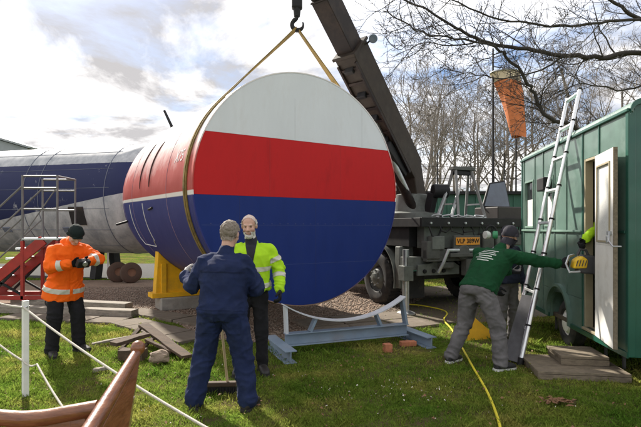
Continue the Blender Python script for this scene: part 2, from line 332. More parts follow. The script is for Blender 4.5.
# ------------------------------------------------------------------ striped fuselage section
FA, FR, FS1, FL, FRN = .558, 1.693, 3.9, 7.2, .481
FU = Vector((math.cos(FA), math.sin(FA), 0)); FV = Vector((-math.sin(FA), math.cos(FA), .021)).normalized(); FC = Vector(((306.3-320.5)/480*7.034, 7.034, 2.16))
def frad(s):
    t = max(0, min(1, (s-FS1)/(FL-FS1))); return FR*(1-(1-FRN)*t**3.04)
def fpt(s, phi, off=0):                 # phi: 0 = left side, 90 = top, -90 = belly  (local coords)
    r = frad(s)+off; return Vector((-r*math.cos(phi), s, r*math.sin(phi)+s*.021))
def paint_shell():
    m = bpy.data.materials.new('striped_shell_paint'); m.use_nodes = True; nt = m.node_tree; b = nt.nodes['Principled BSDF']; L = nt.links
    t = N(nt, 'ShaderNodeTexCoord'); s = N(nt, 'ShaderNodeSeparateXYZ'); L.new(t.outputs['Object'], s.inputs[0])
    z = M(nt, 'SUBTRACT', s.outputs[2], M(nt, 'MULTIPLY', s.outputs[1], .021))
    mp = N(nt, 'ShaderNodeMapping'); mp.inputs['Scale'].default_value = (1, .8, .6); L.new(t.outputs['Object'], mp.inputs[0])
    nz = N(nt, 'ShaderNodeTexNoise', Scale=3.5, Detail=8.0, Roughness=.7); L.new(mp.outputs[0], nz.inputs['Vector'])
    # chalked red paling to pink higher up: weathering plus sun glare painted in
    fade_glare = N(nt, 'ShaderNodeMapRange'); fade_glare.inputs[1].default_value = .3; fade_glare.inputs[2].default_value = .9; L.new(M(nt, 'ADD', z, M(nt, 'MULTIPLY', M(nt, 'SUBTRACT', nz.outputs[0], .5), .9)), fade_glare.inputs[0])
    def mixc(f, a, c):
        n = N(nt, 'ShaderNodeMix', data_type='RGBA'); L.new(f, n.inputs[0])
        for k, v in ((6, a), (7, c)):
            if isinstance(v, tuple): n.inputs[k].default_value = v
            else: L.new(v, n.inputs[k])
        return n.outputs[2]
    def step(v, a, w=.006):
        r = N(nt, 'ShaderNodeMapRange'); r.inputs[1].default_value = a-w; r.inputs[2].default_value = a+w; L.new(v, r.inputs[0]); return r.outputs[0]
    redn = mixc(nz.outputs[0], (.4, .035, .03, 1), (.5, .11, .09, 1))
    up = mixc(fade_glare.outputs[0], redn, (.8, .76, .76, 1))
    blue = mixc(nz.outputs[0], (.014, .02, .14, 1), (.035, .042, .2, 1))
    low = mixc(step(M(nt, 'ADD', z, M(nt, 'MULTIPLY', nz.outputs[0], .5)), -1.18, .2), (.2, .13, .09, 1), blue)
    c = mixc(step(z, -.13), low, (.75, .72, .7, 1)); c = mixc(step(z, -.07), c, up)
    L.new(c, b.inputs['Base Color']); b.inputs['Roughness'].default_value = .55; b.inputs['Specular IOR Level'].default_value = .25
    bp = N(nt, 'ShaderNodeBump', Strength=.35, Distance=.03); n3 = N(nt, 'ShaderNodeTexNoise', Scale=2.5, Detail=2.0); L.new(t.outputs['Object'], n3.inputs['Vector']); L.new(n3.outputs[0], bp.inputs['Height']); L.new(bp.outputs[0], b.inputs['Normal'])
    return m
fus = thing('fuselage_section', 'red, white and blue striped aircraft fuselage section hanging from crane straps', 'fuselage', FC, FA)
prof = [(frad(s), s) for s in np.linspace(0, FL, 40)]+[(FR*FRN*math.cos(a), FL+.45*math.sin(a)) for a in np.linspace(.2, 1.5, 8)]
def lathe_local(prof, n=96):
    vs = [(-r*math.cos(2*math.pi*k/n), s, r*math.sin(2*math.pi*k/n)+s*.021) for r, s in prof for k in range(n)]
    fs = [(i*n+k, i*n+(k+1) % n, (i+1)*n+(k+1) % n, (i+1)*n+k) for i in range(len(prof)-1) for k in range(n)]
    fs.append(tuple((len(prof)-1)*n+k for k in range(n))); return MB().add(vs, fs)
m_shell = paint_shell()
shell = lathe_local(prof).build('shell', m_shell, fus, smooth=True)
m_dw = mat('bulkhead_white', (.64, .67, .7), .6, 0, .05, 1.2, bump=.35, bscale=1.6, dirt=(.58, .59, .6), dirt_amt=.5, dscale=2.5, spec=.25, stretch=(2.2, 1, .7))
m_dr = mat('bulkhead_red', (.5, .018, .02), .6, 0, .07, 2, bump=.35, bscale=1.6, dirt=(.36, .016, .018), dirt_amt=.7, spec=.15, stretch=(2.2, 1, .7))
m_db = mat('bulkhead_blue', (.012, .03, .165), .6, 0, .12, 2, bump=.4, bscale=1.6, dirt=(.016, .03, .135), dirt_amt=.7, spec=.18, stretch=(2.2, 1, .7))
ZW, ZR = .70, -.125
def chord(z0, z1, n=40):
    r = FR-.012; a0 = math.asin(max(-1, z0/r)); a1 = math.asin(min(1, z1/r)); return [(r*math.cos(a), r*math.sin(a)) for a in np.linspace(a0, a1, n)]+[(-r*math.cos(a), r*math.sin(a)) for a in np.linspace(a1, a0, n)]
for nm, a_, b_, m_, yy in (('white_panel', ZW+.001, FR-.013, m_dw, -.010), ('red_panel', ZR+.001, ZW-.001, m_dr, -.0098), ('blue_panel', -FR+.013, ZR-.001, m_db, -.010)):
    MB().prism(chord(a_, b_), (0, yy, 0), (1, 0, 0), (0, 0, 1), .02).build(nm, m_, fus)
rim = MB(); rim.add(*(lambda q: (q.v, q.f))(lathe_local([(FR-.012, -.024), (FR+.004, -.026), (FR+.004, .05), (FR+.0005, .055)])));
rim.f = rim.f[:-1]; rim.m = rim.m[:-1]
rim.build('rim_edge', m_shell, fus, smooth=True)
m_seam = mat('seam_sealant', (.03, .03, .045), .7); m_wline = mat('thin_white_line', (.7, .7, .7), .6)
for z_ in (-.52, -1.08):                # riveted panel joints on the blue end
    MB().box((0, -.0205, z_), (2*math.sqrt(FR**2-z_**2)-.08, .0016, .008)).build('panel_joint', mat('joint_blue', (.02, .04, .17), .6), fus)
for nm_, z0_, z1_, m_, dx in (('white', ZW+.01, 1.3, 'bulkhead_white', .55), ('red', ZR+.01, ZW-.01, 'bulkhead_red', .15), ('blue', -1.45, ZR-.01, 'bulkhead_blue', -.3)):
    for x_ in (dx-.75, dx+.45):         # butt joints between the boards of the end wall
        zt = min(z1_, math.sqrt(FR**2-x_**2)-.06); MB().box((x_, -.0204, (z0_+zt)/2), (.007, .0012, zt-z0_)).build('board_joint', mat('board_joint_'+nm_, {'white': (.52, .54, .56), 'red': (.37, .012, .014), 'blue': (.008, .02, .125)}[nm_], .7), fus)
rv = MB()
for k in range(24):
    x_ = -1.45+k*.126; rv.box((x_, -.0215, -.5), (.012, .004, .012))
rv.build('rivet_row', mat('rivet_pale', (.05, .065, .19), .5), fus)['kind'] = 'stuff'
m_hatch = mat('hatch_gap', (.05, .012, .012), .8)
for s_, a0, a1 in ((2.45, 3, 31), (3.2, 3, 33)):
    pts = [fpt(s_-.30*max(0, t-.35)**1.6-.12*max(0, .12-t), R(a0+(a1-a0)*t), .002) for t in np.linspace(0, 1, 24)]
    MB().tube(pts, [.006+.014*math.sin(math.pi*min(1, max(0, i/23)))**.6 for i in range(24)], 6).build('door_gap', m_hatch, fus, smooth=True)
for s_ in (1.3, 3.9, 5.0):
    MB().tube([fpt(s_, R(a), .000) for a in range(-100, 101, 5)], .005, 5).build('skin_joint', mat('skin_joint', (.3, .2, .26), .6), fus, smooth=True)
uu = [fpt(3.0, R(a), .003) for a in np.linspace(-6, -30, 10)]+[fpt(3.0+.15*math.sin(t), R(-30-5*(1-math.cos(t))), .003) for t in np.linspace(.2, 1.5, 5)]+[fpt(3.2+s, R(-35), .003) for s in np.linspace(0, .9, 6)]+[fpt(4.2, R(a), .003) for a in np.linspace(-30, -6, 8)]
MB().tube(uu, .008, 6).build('door_outline', m_wline, fus, smooth=True)
MB().tube([fpt(2.55, R(-10), .01), fpt(2.25, R(-9), .012)], .018, 6).build('handle_recess', m_black, fus)
MB().tube([fpt(4.6, R(65), -.03), fpt(4.6, R(65), .0)+Vector((-.16, .1, .40))], [.034, .026], 8).build('antenna', m_black, fus, smooth=True)
MB().beam(fpt(.55, R(80), -.01), fpt(.55, R(80), .0)+Vector((.1, -.02, .14)), .12, .02, w1=.05).build('blade_antenna', m_galv, fus, bevel=.004)
MB().tube([fpt(4.9, R(-18), -.02), fpt(4.9, R(-18), .25)], .025, 8).build('probe', m_black, fus)
tm = text_mesh('X75', .25, .0005, shear=.25)
for v in tm.vertices:
    ph = R(15)+v.co.y/FR; s_ = .78-v.co.x; q = fpt(s_, ph, .002+(.001 if v.co.z > 0 else 0)); v.co = q
mesh_obj('lettering', tm, mat('lettering_white', (.8, .78, .8), .5), fus)

# lifting strap round the section
st = .28; sc_ = Vector((0, st, st*.021)); hookz = 4.62-FC.z; hr = FR+.012; ph = math.acos(hr/hookz)
def sp(a): return sc_+Vector((hr*math.sin(a), 0, hr*math.cos(a)))
top_ = sc_+Vector((.0, 0, hookz))
mid = [top_+(sp(-ph)-top_)*t for t in np.linspace(.02, 1, 12)]
pts = mid+[sp(a) for a in np.linspace(-ph, -2*math.pi+ph, 60)[1:-1]]+[top_+(sp(ph)-top_)*t for t in np.linspace(1, .02, 12)]
tw = [Vector((0, 1, 0))+Vector((.9, 0, .3))*max(0, 1-i/9) for i in range(12)]+[Vector((0, 1, 0))]*58+[Vector((0, 1, 0))+Vector((.9, 0, -.3))*max(0, 1-(11-i)/9) for i in range(12)]
m_strap = mat('webbing_strap', (.22, .15, .04), .85, 0, .3, 14, bump=.4, bscale=150, dirt=(.07, .05, .025), dirt_amt=.75, dscale=3)
strap = thing('lifting_strap', 'dirty yellow webbing strap slung round the striped fuselage section', 'strap', FC, FA)
MB().ribbon(pts, tw, .13, .016).build('webbing', m_strap, strap)
MB().ribbon([p+Vector((0, .012, 0))+(p-sc_).normalized()*.013 for p in pts], tw, .06, .01).build('inner_webbing', m_strap, strap)
HOOK = FC+Matrix.Rotation(FA, 3, 'Z') @ top_

# ------------------------------------------------------------------ blue-grey cradle on the grass
ca = math.atan2(.72, 1.82); cr = thing('cradle', 'blue-grey steel cradle with curved pale saddle on the grass', 'cradle', (-.53, 6.1, 0), ca)
def ibeam(p0, p1, h, w, t=.012):
    p0 = Vector(p0); p1 = Vector(p1); b = MB(); up = Vector((0, 0, h/2-t/2)); b.beam(p0, p1, t, h-2*t-.002); b.beam(p0+up, p1+up, w, t); b.beam(p0-up, p1-up, w, t); return b
for x_ in (0, 1.96): ibeam((x_, -.5, .078), (x_, .42, .078), .15, .15).build('foot_beam', m_steel_blue, cr, bevel=.002)
ibeam((.08, 0, .175), (1.88, 0, .175), .16, .13).build('main_beam', m_steel_blue, cr, bevel=.002)
RA = 1.62; amid = .93; zmin = .375
sad = [Vector((amid+RA*math.sin(a), 0, zmin+RA*(1-math.cos(a)))) for a in np.linspace(-.57, .585, 28)]
MB().ribbon([p-Vector((0, 0, .006)) for p in sad], (0, 1, 0), .14, .014).build('saddle_plate', m_steel_white, cr)
for x0, x1 in ((.1, sad[0].x+.03), (.42, .5), (1.46, 1.38), (1.86, sad[-1].x-.03)):
    a = math.asin((x1-amid)/RA); MB().beam((x0, 0, .255), (x1, 0, zmin+RA*(1-math.cos(a))-.012), .1, .035, up=(1, 0, 0)).build('strut', m_steel_blue if x0 > .3 else m_steel_white, cr, bevel=.003)

# ------------------------------------------------------------------ yellow support on its block
S0 = 3.55; sp0 = FC+FV*S0; ys = thing('yellow_support', 'yellow painted saddle support under the nose of the striped fuselage', 'support', (sp0.x, sp0.y, 0), FA)
zb = sp0.z-frad(S0)
poly = [(-1.36, .25), (1.36, .25)]+[(x, sp0.z-math.sqrt(frad(S0)**2-x*x)-.004) for x in np.linspace(1.3, -1.3, 24)]
MB().prism(poly, (0, 0, 0), (1, 0, 0), (0, 0, 1), .24).build('saddle', m_yellow, ys, bevel=.01)
MB().box((0, 0, .3), (2.86, .36, .09)).build('foot_flange', m_yellow, ys, bevel=.008)
MB().box((-1.2, 0, .6), (.1, .32, .62)).build('end_post', m_yellow, ys, bevel=.008)
for k, x_ in enumerate((-.8, .8)):
    o = MB().box((0, 0, 0), (.95, .5, .245)).build('concrete_block', m_conc, None, bevel=.02); loc = Matrix.Rotation(FA, 3, 'Z') @ Vector((x_, 0, 0)); o.location = (sp0.x+loc.x, sp0.y+loc.y, .128); o.rotation_euler.z = FA
    tag(o, 'grey concrete block under the left end of the yellow support' if k == 0 else 'grey concrete block under the hidden right end of the yellow support', 'block')
# ------------------------------------------------------------------ crane truck (local: x across the tail to the right, y forward, z up)
TA = R(24); T0 = Vector((1.84, 8.75, 0))
tr = thing('crane_truck', 'grey lorry with a dark telescopic crane boom behind the striped fuselage', 'truck', T0, TA)
def tw_(x, y, z): return T0+Matrix.Rotation(TA, 3, 'Z') @ Vector((x, y, z))
def B(name, a, b, m, bev=.008): return MB().span(a, b).build(name, m, tr, bevel=bev)
DZ = 1.72
deck = B('deck', (0, 0, DZ), (2.66, 4.4, DZ+.06), m_black); B('deck_edge', (-.02, -.035, DZ-.1), (2.68, -.002, DZ+.075), m_black)
B('under_deck', (.02, .42, 1.24), (2.62, 4.3, DZ-.001), m_black, .01); B('side_raves', (-.03, 0, DZ-.1), (-.002, 4.4, DZ+.07), m_black)
for x_ in (.62, 1.62): B('chassis_rail', (x_, .05, .92), (x_+.14, 8.2, 1.2), m_chassis)
for y_ in (.3, 1.5, 2.8): B('cross_member', (.77, y_, .98), (1.61, y_+.1, 1.15), m_chassis)
B('rear_cross_member', (.1, -.02, .98), (2.3, .1, 1.2), m_chassis); B('subframe', (.15, .12, 1.22), (2.25, .35, 1.64), m_greygreen)
B('tow_plate', (.95, -.1, .7), (1.5, .05, 1.02), m_chassis)
MB().tube([tw_(1.22, -.1, .85), tw_(1.22, -.28, .85)], .05, 10).build('tow_hitch', m_black, tr, smooth=True, W=True)
B('bumper_bar', (.55, -.14, 1.06), (2.3, -.04, 1.13), m_chassis); B('light_board', (1.75, -.08, .82), (2.3, -.03, .97), m_black)
for x_ in (1.82, 2.0, 2.18): MB().lathe([(0, .02), (.05, .018), (.055, 0)], tw_(x_, -.08, .895), tw_(0, -1, 0)-tw_(0, 0, 0), n=14).build('tail_lamp', mat('lamp_red', (.35, .02, .015), .25), tr, smooth=True, W=True)
# number plate
pl = B('number_plate', (.73, -.075, 1.28), (1.3, -.06, 1.42), mat('plate_yellow', (.75, .30, .03), .4, 0, .1), .004)
me = text_mesh('VLP 389W', .12, .001, bold=.002)
o = mesh_obj('plate_lettering', me, m_black, pl); o.location = (1.015, -.0775, 1.35); o.rotation_euler = (R(90), 0, 0)
B('plate_bracket', (.7, -.058, 1.2), (1.33, .0, 1.46), m_chassis)
# rear fitting clutter: outrigger box, hoses, gear plates
B('outrigger_box', (-.18, .18, .82), (.75, .42, 1.06), m_greygreen, .012)
gp = [(0, 0), (.95, 0), (.95, .16), (.72, .3), (.5, .34), (.3, .22), (0, .2)]
MB().prism(gp, tw_(-.02, .1, .72), tw_(1, 0, 0)-tw_(0, 0, 0), (0, 0, 1), .05).build('gusset_plate', m_greygreen, tr, W=True, bevel=.006)
for x_ in (.12, .32, .55): MB().lathe([(0, .03), (.035, .028), (.04, 0)], tw_(x_, .07, .8), tw_(0, -1, 0)-tw_(0, 0, 0), n=12).build('bolt_head', m_black, tr, W=True, smooth=True)
B('jack_sleeve', (-.26, .16, .62), (-.06, .36, .9), m_greygreen, .01)
MB().tube([tw_(-.16, .26, .03), tw_(-.16, .26, 1.2)], .06, 14).build('jack_leg', m_galv, tr, smooth=True, W=True)
MB().lathe([(.17, 0), (.17, .03), (.06, .07)], tw_(-.16, .26, 0), (0, 0, 1), n=20, cap=True).build('jack_foot', m_galv, tr, W=True)
for k in range(7):
    x_ = .3+k*.13+random.uniform(-.03, .03); z_ = 1.05+random.uniform(.05, .4)
    MB().tube([tw_(x_, .12, z_), tw_(x_+.05, .02, z_-.1), tw_(x_+.18+random.uniform(-.1, .1), .03, z_-.28), tw_(x_+.3, .12, z_-.22)], random.uniform(.014, .024), 7).build('hydraulic_hose', m_black, tr, smooth=True, W=True)
for x_, w_ in ((.2, .28), (1.75, .4)): B('valve_block', (x_, -.06, 1.2), (x_+w_, .1, 1.45), m_greygreen, .015)
MB().tube([tw_(.55, -.05, 1.18), tw_(1.75, -.05, 1.17)], .04, 10).build('air_tank_pipe', m_galv, tr, smooth=True, W=True)
# wheels
def wheel(x_, y_, side, dual=False):
    rt = .555; ax = (tw_(side, 0, 0)-tw_(0, 0, 0)); o_ = tw_(x_, y_, rt)
    prof = [(.30, -.0), (.31, .02), (.40, .035), (.49, .03), (.53, .0), (.555, -.04), (.555, -.24), (.53, -.28), (.42, -.3), (.3, -.28)]
    ty = MB().lathe(prof, o_, ax, n=48).build('tyre', m_rubber, tr, smooth=True, W=True)
    tl = MB()
    for k in range(36):
        a = 2*math.pi*k/36; d, s1, u1 = frame(ax); c_ = o_+(s1*math.cos(a)+u1*math.sin(a))*.558-ax.normalized()*.14
        rot = Matrix((d, -s1*math.sin(a)+u1*math.cos(a), s1*math.cos(a)+u1*math.sin(a))).transposed(); tl.box(c_, (.24, .06, .018), rot)
    t_ = tl.build('tread_blocks', m_rubber, tr, W=True); t_['kind'] = 'stuff'
    t_.parent = ty
    MB().lathe([(.31, .005), (.30, -.03), (.25, -.06), (.2, -.03), (.17, .03), (.1, .05), (.09, .09), (0, .1)], o_, ax, n=32).build('wheel_rim', m_greygreen, tr, smooth=True, W=True)
    for k in range(8):
        a = 2*math.pi*k/8; d, s1, u1 = frame(ax); c_ = o_+(s1*math.cos(a)+u1*math.sin(a))*.16+ax.normalized()*.03
        MB().tube([c_, c_+ax.normalized()*.035], .016, 6).build('wheel_nut', m_galv, tr, W=True)
for y_ in (1.55, 6.6):
    wheel(-.02, y_, -1); wheel(2.42, y_, 1)
B('axle', (.2, 1.47, .47), (2.2, 1.63, .64), m_chassis)
for sx in (-1, 1):                       # curved mudguards
    x0 = -.06 if sx < 0 else 2.1
    pts = arc((1.55, .56), .72, R(-12), R(192), 18)
    gm = MB(); vs = [(x, p[0], p[1]) for p in pts for x in (x0, x0+.36)]; n_ = len(pts)
    vs2 = [(x, 1.55+(p[0]-1.55)*1.03, .56+(p[1]-.56)*1.03) for p in pts for x in (x0, x0+.36)]
    fs = [(2*i, 2*i+1, 2*i+3, 2*i+2) for i in range(n_-1)]; k_ = len(vs); fs += [tuple(k_+j for j in f) for f in fs]; fs += [(2*i, 2*i+2, k_+2*i+2, k_+2*i) for i in range(n_-1)]+[(2*i+1, 2*i+3, k_+2*i+3, k_+2*i+1) for i in range(n_-1)]
    gm.add(vs+vs2, fs).build('mudguard', m_greygreen, tr, smooth=True)
    B('mudguard_stay', (x0+.02, .64, .42), (x0+.34, .82, 1.24), m_greygreen, .02)
B('toolbox', (-.04, 2.6, .7), (.5, 3.9, 1.3), m_greygreen); B('fuel_tank', (1.95, 2.6, .65), (2.42, 3.9, 1.2), m_black, .05)
cab = MB().span((.0, 5.4, .75), (2.4, 7.4, 2.95)).build('cab', m_greygreen, tr, bevel=.12)
for x_ in (-.006, 2.38): MB().span((x_, 5.9, 1.9), (x_+.026, 7.0, 2.6)).build('cab_window', m_glass, cab)
MB().span((.25, 7.39, 1.85), (2.15, 7.41, 2.6)).build('windscreen', m_glass, cab)
# crane
PIV = Vector((1.80, 9.9, 2.86)); TIP = Vector((HOOK.x-.02, HOOK.y-.02, 5.98)); BD = (TIP-PIV).normalized(); BL = (TIP-PIV).length
_, BS, BU = frame(BD)
MB().lathe([(.55, 0), (.55, .12), (.4, .16), (.36, .5), (.3, .52)], (PIV.x+.1, PIV.y+.15, DZ+.06), (0, 0, 1), n=28).build('slew_ring', m_greygreen, tr, smooth=True, W=True)
MB().beam((PIV.x+.1, PIV.y+.15, 2.2), (PIV.x+.02, PIV.y+.02, 2.95), .42, .5, up=BS, w1=.34, h1=.4).build('crane_column', m_boom, tr, W=True, bevel=.02)
def bp(t, s=0, u=0): return PIV+BD*(t*BL)+BS*s+BU*u
TB = .585
boom = MB().beam(bp(-.02), bp(TB), .42, .50, h1=.52).build('main_boom', m_boom, tr, W=True, bevel=.015)
for t in np.linspace(.06, .54, 9):       # ribs under the boom
    MB().beam(bp(t, -.16, -.265), bp(t, .16, -.265), .05, .06, up=BU).build('rib', m_boom_in, tr, W=True, bevel=.004)
for s_ in (-.185, .185): MB().beam(bp(.02, s_, -.275), bp(TB-.02, s_, -.275), .04, .07, up=BU).build('boom_flange', m_boom_in, tr, W=True, bevel=.004)
MB().beam(bp(.05, .225, .05), bp(.5, .225, .05), .05, .05, up=BU).build('boom_pipe', m_boom_in, tr, W=True)
MB().beam(bp(TB), bp(TB+.012), .48, .58).build('boom_collar', m_boom, tr, W=True, bevel=.01)
MB().beam(bp(TB), bp(.80), .32, .38).build('middle_boom', m_boom_in, tr, W=True, bevel=.01)
MB().beam(bp(.80), bp(1.02), .27, .32).build('inner_boom', m_boom_in, tr, W=True, bevel=.01)
MB().beam(bp(.80), bp(.806), .34, .40).build('boom_collar', m_boom_in, tr, W=True, bevel=.006)
MB().tube([bp(.62, .17, -.1), bp(.98, .17, -.1)], .02, 8).build('hose_guide', m_black, tr, W=True)
MB().beam(bp(.99, -.12, -.06), bp(.99, .12, -.06), .12, .3, up=BU).build('boom_head', m_boom_in, tr, W=True, bevel=.01)
MB().tube([bp(.3, .05, -.25), (PIV.x+.16, PIV.y-.1, 1.92)], .06, 14).build('lift_ram', m_galv, tr, W=True, smooth=True)
MB().tube([bp(.15, .05, -.34), (PIV.x+.16, PIV.y-.1, 1.86)], .095, 14).build('ram_cylinder', m_boom_in, tr, W=True, smooth=True)
MB().lathe([(0, 0), (.13, .0), (.14, .02), (.14, .3), (.1, .33), (0, .33)], tw_(.72, .62, 2.34), tw_(.9, -.25, 0)-tw_(0, 0, 0), n=24).build('winch_motor', m_black, tr, W=True, smooth=True)
MB().beam(tw_(.72, .8, 1.75), tw_(.76, .66, 2.3), .16, .16).build('winch_post', m_black, tr, W=True, bevel=.01)
for s_ in (-1, 1):
    MB().tube([bp(TB-.01, s_*.22, .2), bp(TB, s_*.34, .24)], .016, 6).build('lamp_arm', m_black, tr, W=True)
    c_ = bp(TB, s_*.37, .22); lb = MB().lathe([(0, -.06), (.05, -.05), (.075, 0), (.075, .03), (.065, .035), (0, .03)], c_, (-.3, -.8, -.5), n=16).build('work_lamp', m_black if s_ > 0 else mat('lamp_bluegrey', (.12, .16, .22), .3), tr, W=True, smooth=True)
MB().tube([bp(TB, .3, .3), bp(TB, .3, .40)], [.04, .035], 10).build('beacon', mat('lamp_red', (.35, .02, .015), .25), tr, W=True, smooth=True)
for k, (t, s_, u_, l_, r_) in enumerate(((.08, .23, .14, .16, .03), (.3, .23, .15, .12, .035), (.12, .23, -.12, .3, .022), (.2, .24, -.02, .34, .016), (.1, .25, .2, .4, .014))):
    MB().tube([bp(t, s_, u_), bp(t+l_, s_, u_)], r_, 8).build('boom_pipe', m_black if k % 2 else m_galv, tr, W=True, smooth=True)
for t in (.06, .17, .28, .39, .5):
    MB().beam(bp(t, .215, -.2), bp(t, .215, .22), .05, .03, up=BD).build('boom_rib', m_boom_in, tr, W=True, bevel=.004)
    MB().beam(bp(t+.03, 0, -.27), bp(t+.045, 0, -.3), .18, .12).build('roller_box', m_black, tr, W=True, bevel=.01)
MB().beam(bp(.02, .0, -.3), bp(.2, .0, -.42), .3, .2).build('luffing_gear', m_black, tr, W=True, bevel=.02)
MB().beam(bp(-.03, .12, -.1), bp(.05, .12, -.25), .2, .3).build('pivot_cheek', m_black, tr, W=True, bevel=.03)
for k in range(4):
    MB().tube([bp(.03, .2, -.1+.05*k), bp(.0, .32, -.2-.05*k), bp(-.02, .26, -.5), bp(.01, .1, -.85)], .018, 7).build('hydraulic_hose', m_black, tr, W=True, smooth=True)
# more gear at the tail
for x_ in (.3, 2.05): B('mud_flap', (x_-.22, .62, .22), (x_+.22, .64, .7), m_rubber, .004)
for k in range(10):
    x_ = .15+k*.25; MB().tube([tw_(x_, -.02, 1.64), tw_(x_+random.uniform(-.1, .1), -.05, 1.5+random.uniform(-.06, .06)), tw_(x_+random.uniform(.05, .3), -.03, 1.48+random.uniform(-.1, .1)), tw_(x_+random.uniform(.2, .4), .02, 1.62)], random.uniform(.010, .02), 6).build('hydraulic_hose', m_black, tr, W=True, smooth=True)
for x_, z_, w_, h_ in ((.1, 1.02, .3, .34), (1.42, 1.2, .28, .3), (2.1, 1.25, .32, .3), (.42, .84, .3, .12), (1.6, .7, .5, .22)): B('gear_housing', (x_, -.04, z_), (x_+w_, .16, z_+h_), m_chassis, .025)
for k in range(6): MB().lathe([(0, .025), (.022, .022), (.026, 0)], tw_(.18+k*.4, -.036, 1.69), tw_(0, -1, 0)-tw_(0, 0, 0), n=8).build('bolt_head', m_galv, tr, W=True)
MB().lathe([(0, -.03), (.12, -.03), (.15, 0), (.12, .03), (0, .03)], tw_(.92, -.06, 1.14), tw_(0, -1, 0)-tw_(0, 0, 0), n=20).build('hose_reel', m_chassis, tr, W=True, smooth=True)
MB().tube([tw_(.3, -.1, .78), tw_(.36, -.16, .95), tw_(.5, -.14, 1.2)], .03, 8).build('crank_lever', m_galv, tr, W=True, smooth=True)
# hook block hanging from the tip
hx, hy, hz = HOOK
MB().beam((hx, hy, 5.75), (hx, hy, 4.98), .05, .05).build('hook_rope', m_black, tr, W=True)
hb = MB(); hb.box((hx, hy, 5.02), (.16, .13, .22)); hb.build('hook_block', m_black, tr, W=True, bevel=.03)
MB().tube([(hx, hy, 4.92), (hx, hy, 4.8)], [.06, .045], 12).build('hook_swivel', m_black, tr, W=True, smooth=True)
pts = [(hx+.0, hy, 4.82), (hx-.01, hy, 4.77)]+[(hx+.01+.085*math.cos(a), hy, 4.68+.085*math.sin(a)) for a in np.linspace(R(115), R(385), 16)]
MB().tube(pts, [.03]*2+[.034]*10+[.03, .027, .022, .018, .014, .01], 10).build('hook', m_black, tr, W=True, smooth=True)

# things standing on the lorry deck
dz = DZ+.062
m_handle = mat('trestle_grey', (.2, .2, .2), .6, .2, .2, 8)
af = thing('steel_trestle', 'pale metal A-shaped trestle standing on the lorry deck', 'trestle', tw_(1.36, .5, dz), TA)
for sx in (-1, 1):
    for sy in (-1, 1): MB().beam((sx*.34, sy*.3, 0), (sx*.2, sy*.04, .98), .05, .05).build('leg', m_handle, af, bevel=.004)
    MB().beam((sx*.3, -.22, .3), (sx*.3, .22, .3), .03, .03).build('brace', m_galv, af)
MB().box((0, 0, 1.02), (.56, .16, .07)).build('top_beam', m_chassis, af, bevel=.008); MB().box((0, 0, .93), (.4, .1, .08)).build('clamp', m_black, af, bevel=.01)
MB().beam((-.34, -.3, .02), (.34, -.3, .02), .05, .04).build('foot_rail', m_galv, af); MB().beam((-.34, .3, .02), (.34, .3, .02), .05, .04).build('foot_rail', m_galv, af)
for k, (xa, xb, y_, lab) in enumerate(((.62, .98, .35, 'left of the two thin grey bars slanting against the trestle'), (.92, 1.22, .3, 'right of the two thin grey bars slanting against the trestle'))):
    o = MB().beam(tw_(xa, y_, dz+.02), tw_(xb, y_+.12, dz+.62), .045, .045).build('slanting_bar', m_galv, bevel=.003); tag(o, lab, 'bar', 'slanting bars on the lorry deck')
o = MB().span((1.95, .12, 0), (2.62, .8, .25)).build('storage_box', mat('box_dark', (.035, .028, .026), .6, 0, .3), bevel=.02); o.location = tw_(0, 0, dz); o.rotation_euler.z = TA; tag(o, 'dark low box on the right end of the lorry deck', 'box')
pn = thing('tilted_panel', 'blue-grey framed panel leaning tilted on the dark deck box', 'panel', tw_(2.34, .5, dz+.25), TA)
MB().prism([(-.42, 0), (.36, 0), (.36, .62), (-.1, .55)], (0, .05, 0), (1, 0, 0), (0, .25, .97), .04).build('frame', m_black, pn, bevel=.01)
MB().prism([(-.36, .03), (.33, .03), (.33, .585), (-.085, .52)], (0, .028, 0), (1, 0, 0), (0, .25, .97), .012).build('sheet', mat('panel_bluegrey', (.1, .12, .16), .4, 0, .15), pn)
for k in range(6):
    MB().tube([tw_(.6+k*.19, .1, dz+.015), tw_(.62+k*.19+random.uniform(-.05, .05), .3, dz+.02)], .02, 6)
ch = MB()
pts = [tw_(.3+t*1.3, .08+.05*math.sin(t*40), dz+.03+.035*abs(math.sin(t*17))) for t in np.linspace(0, 1, 60)]
o = MB().tube(pts, .017, 6).build('deck_chain', m_galv, smooth=True); tag(o, 'loose grey chain lying along the lorry deck edge', 'chain')
ed = thing('ear_defenders', 'white and green ear defenders hung on the back of the lorry', 'ear defenders', P(491, 236, 8.7))
m_edw = mat('ear_white', (.7, .72, .7), .4); m_edg = mat('ear_green', (.05, .3, .14), .4)
for sx in (-1, 1): MB().lathe([(0, -.05), (.06, -.045), (.075, 0), (.07, .04), (0, .05)], (sx*.075, 0, .02), (sx, -.3, 0), n=18).build('ear_cup', m_edw if sx < 0 else m_edg, ed, smooth=True)
MB().tube([(.1*math.cos(a), 0, .05+.13*math.sin(a)) for a in np.linspace(0, math.pi, 14)], .02, 8).build('headband', m_black, ed, smooth=True)
MB().tube([(0, 0, .18), (0, .05, .2), tuple(tw_(0, 0, 0)*0+Vector((-.05, .42, .2)))], .008, 6).build('hanging_strap', m_black, ed)

# ------------------------------------------------------------------ green caravan (local: x away along the side, y into the caravan, z up)
cv0 = Vector((3.024, 4.705, 0)); cth = math.atan2(.991, .132)   # x axis direction
cv = thing('caravan', 'green vintage caravan with white door on the right', 'caravan', cv0, cth)
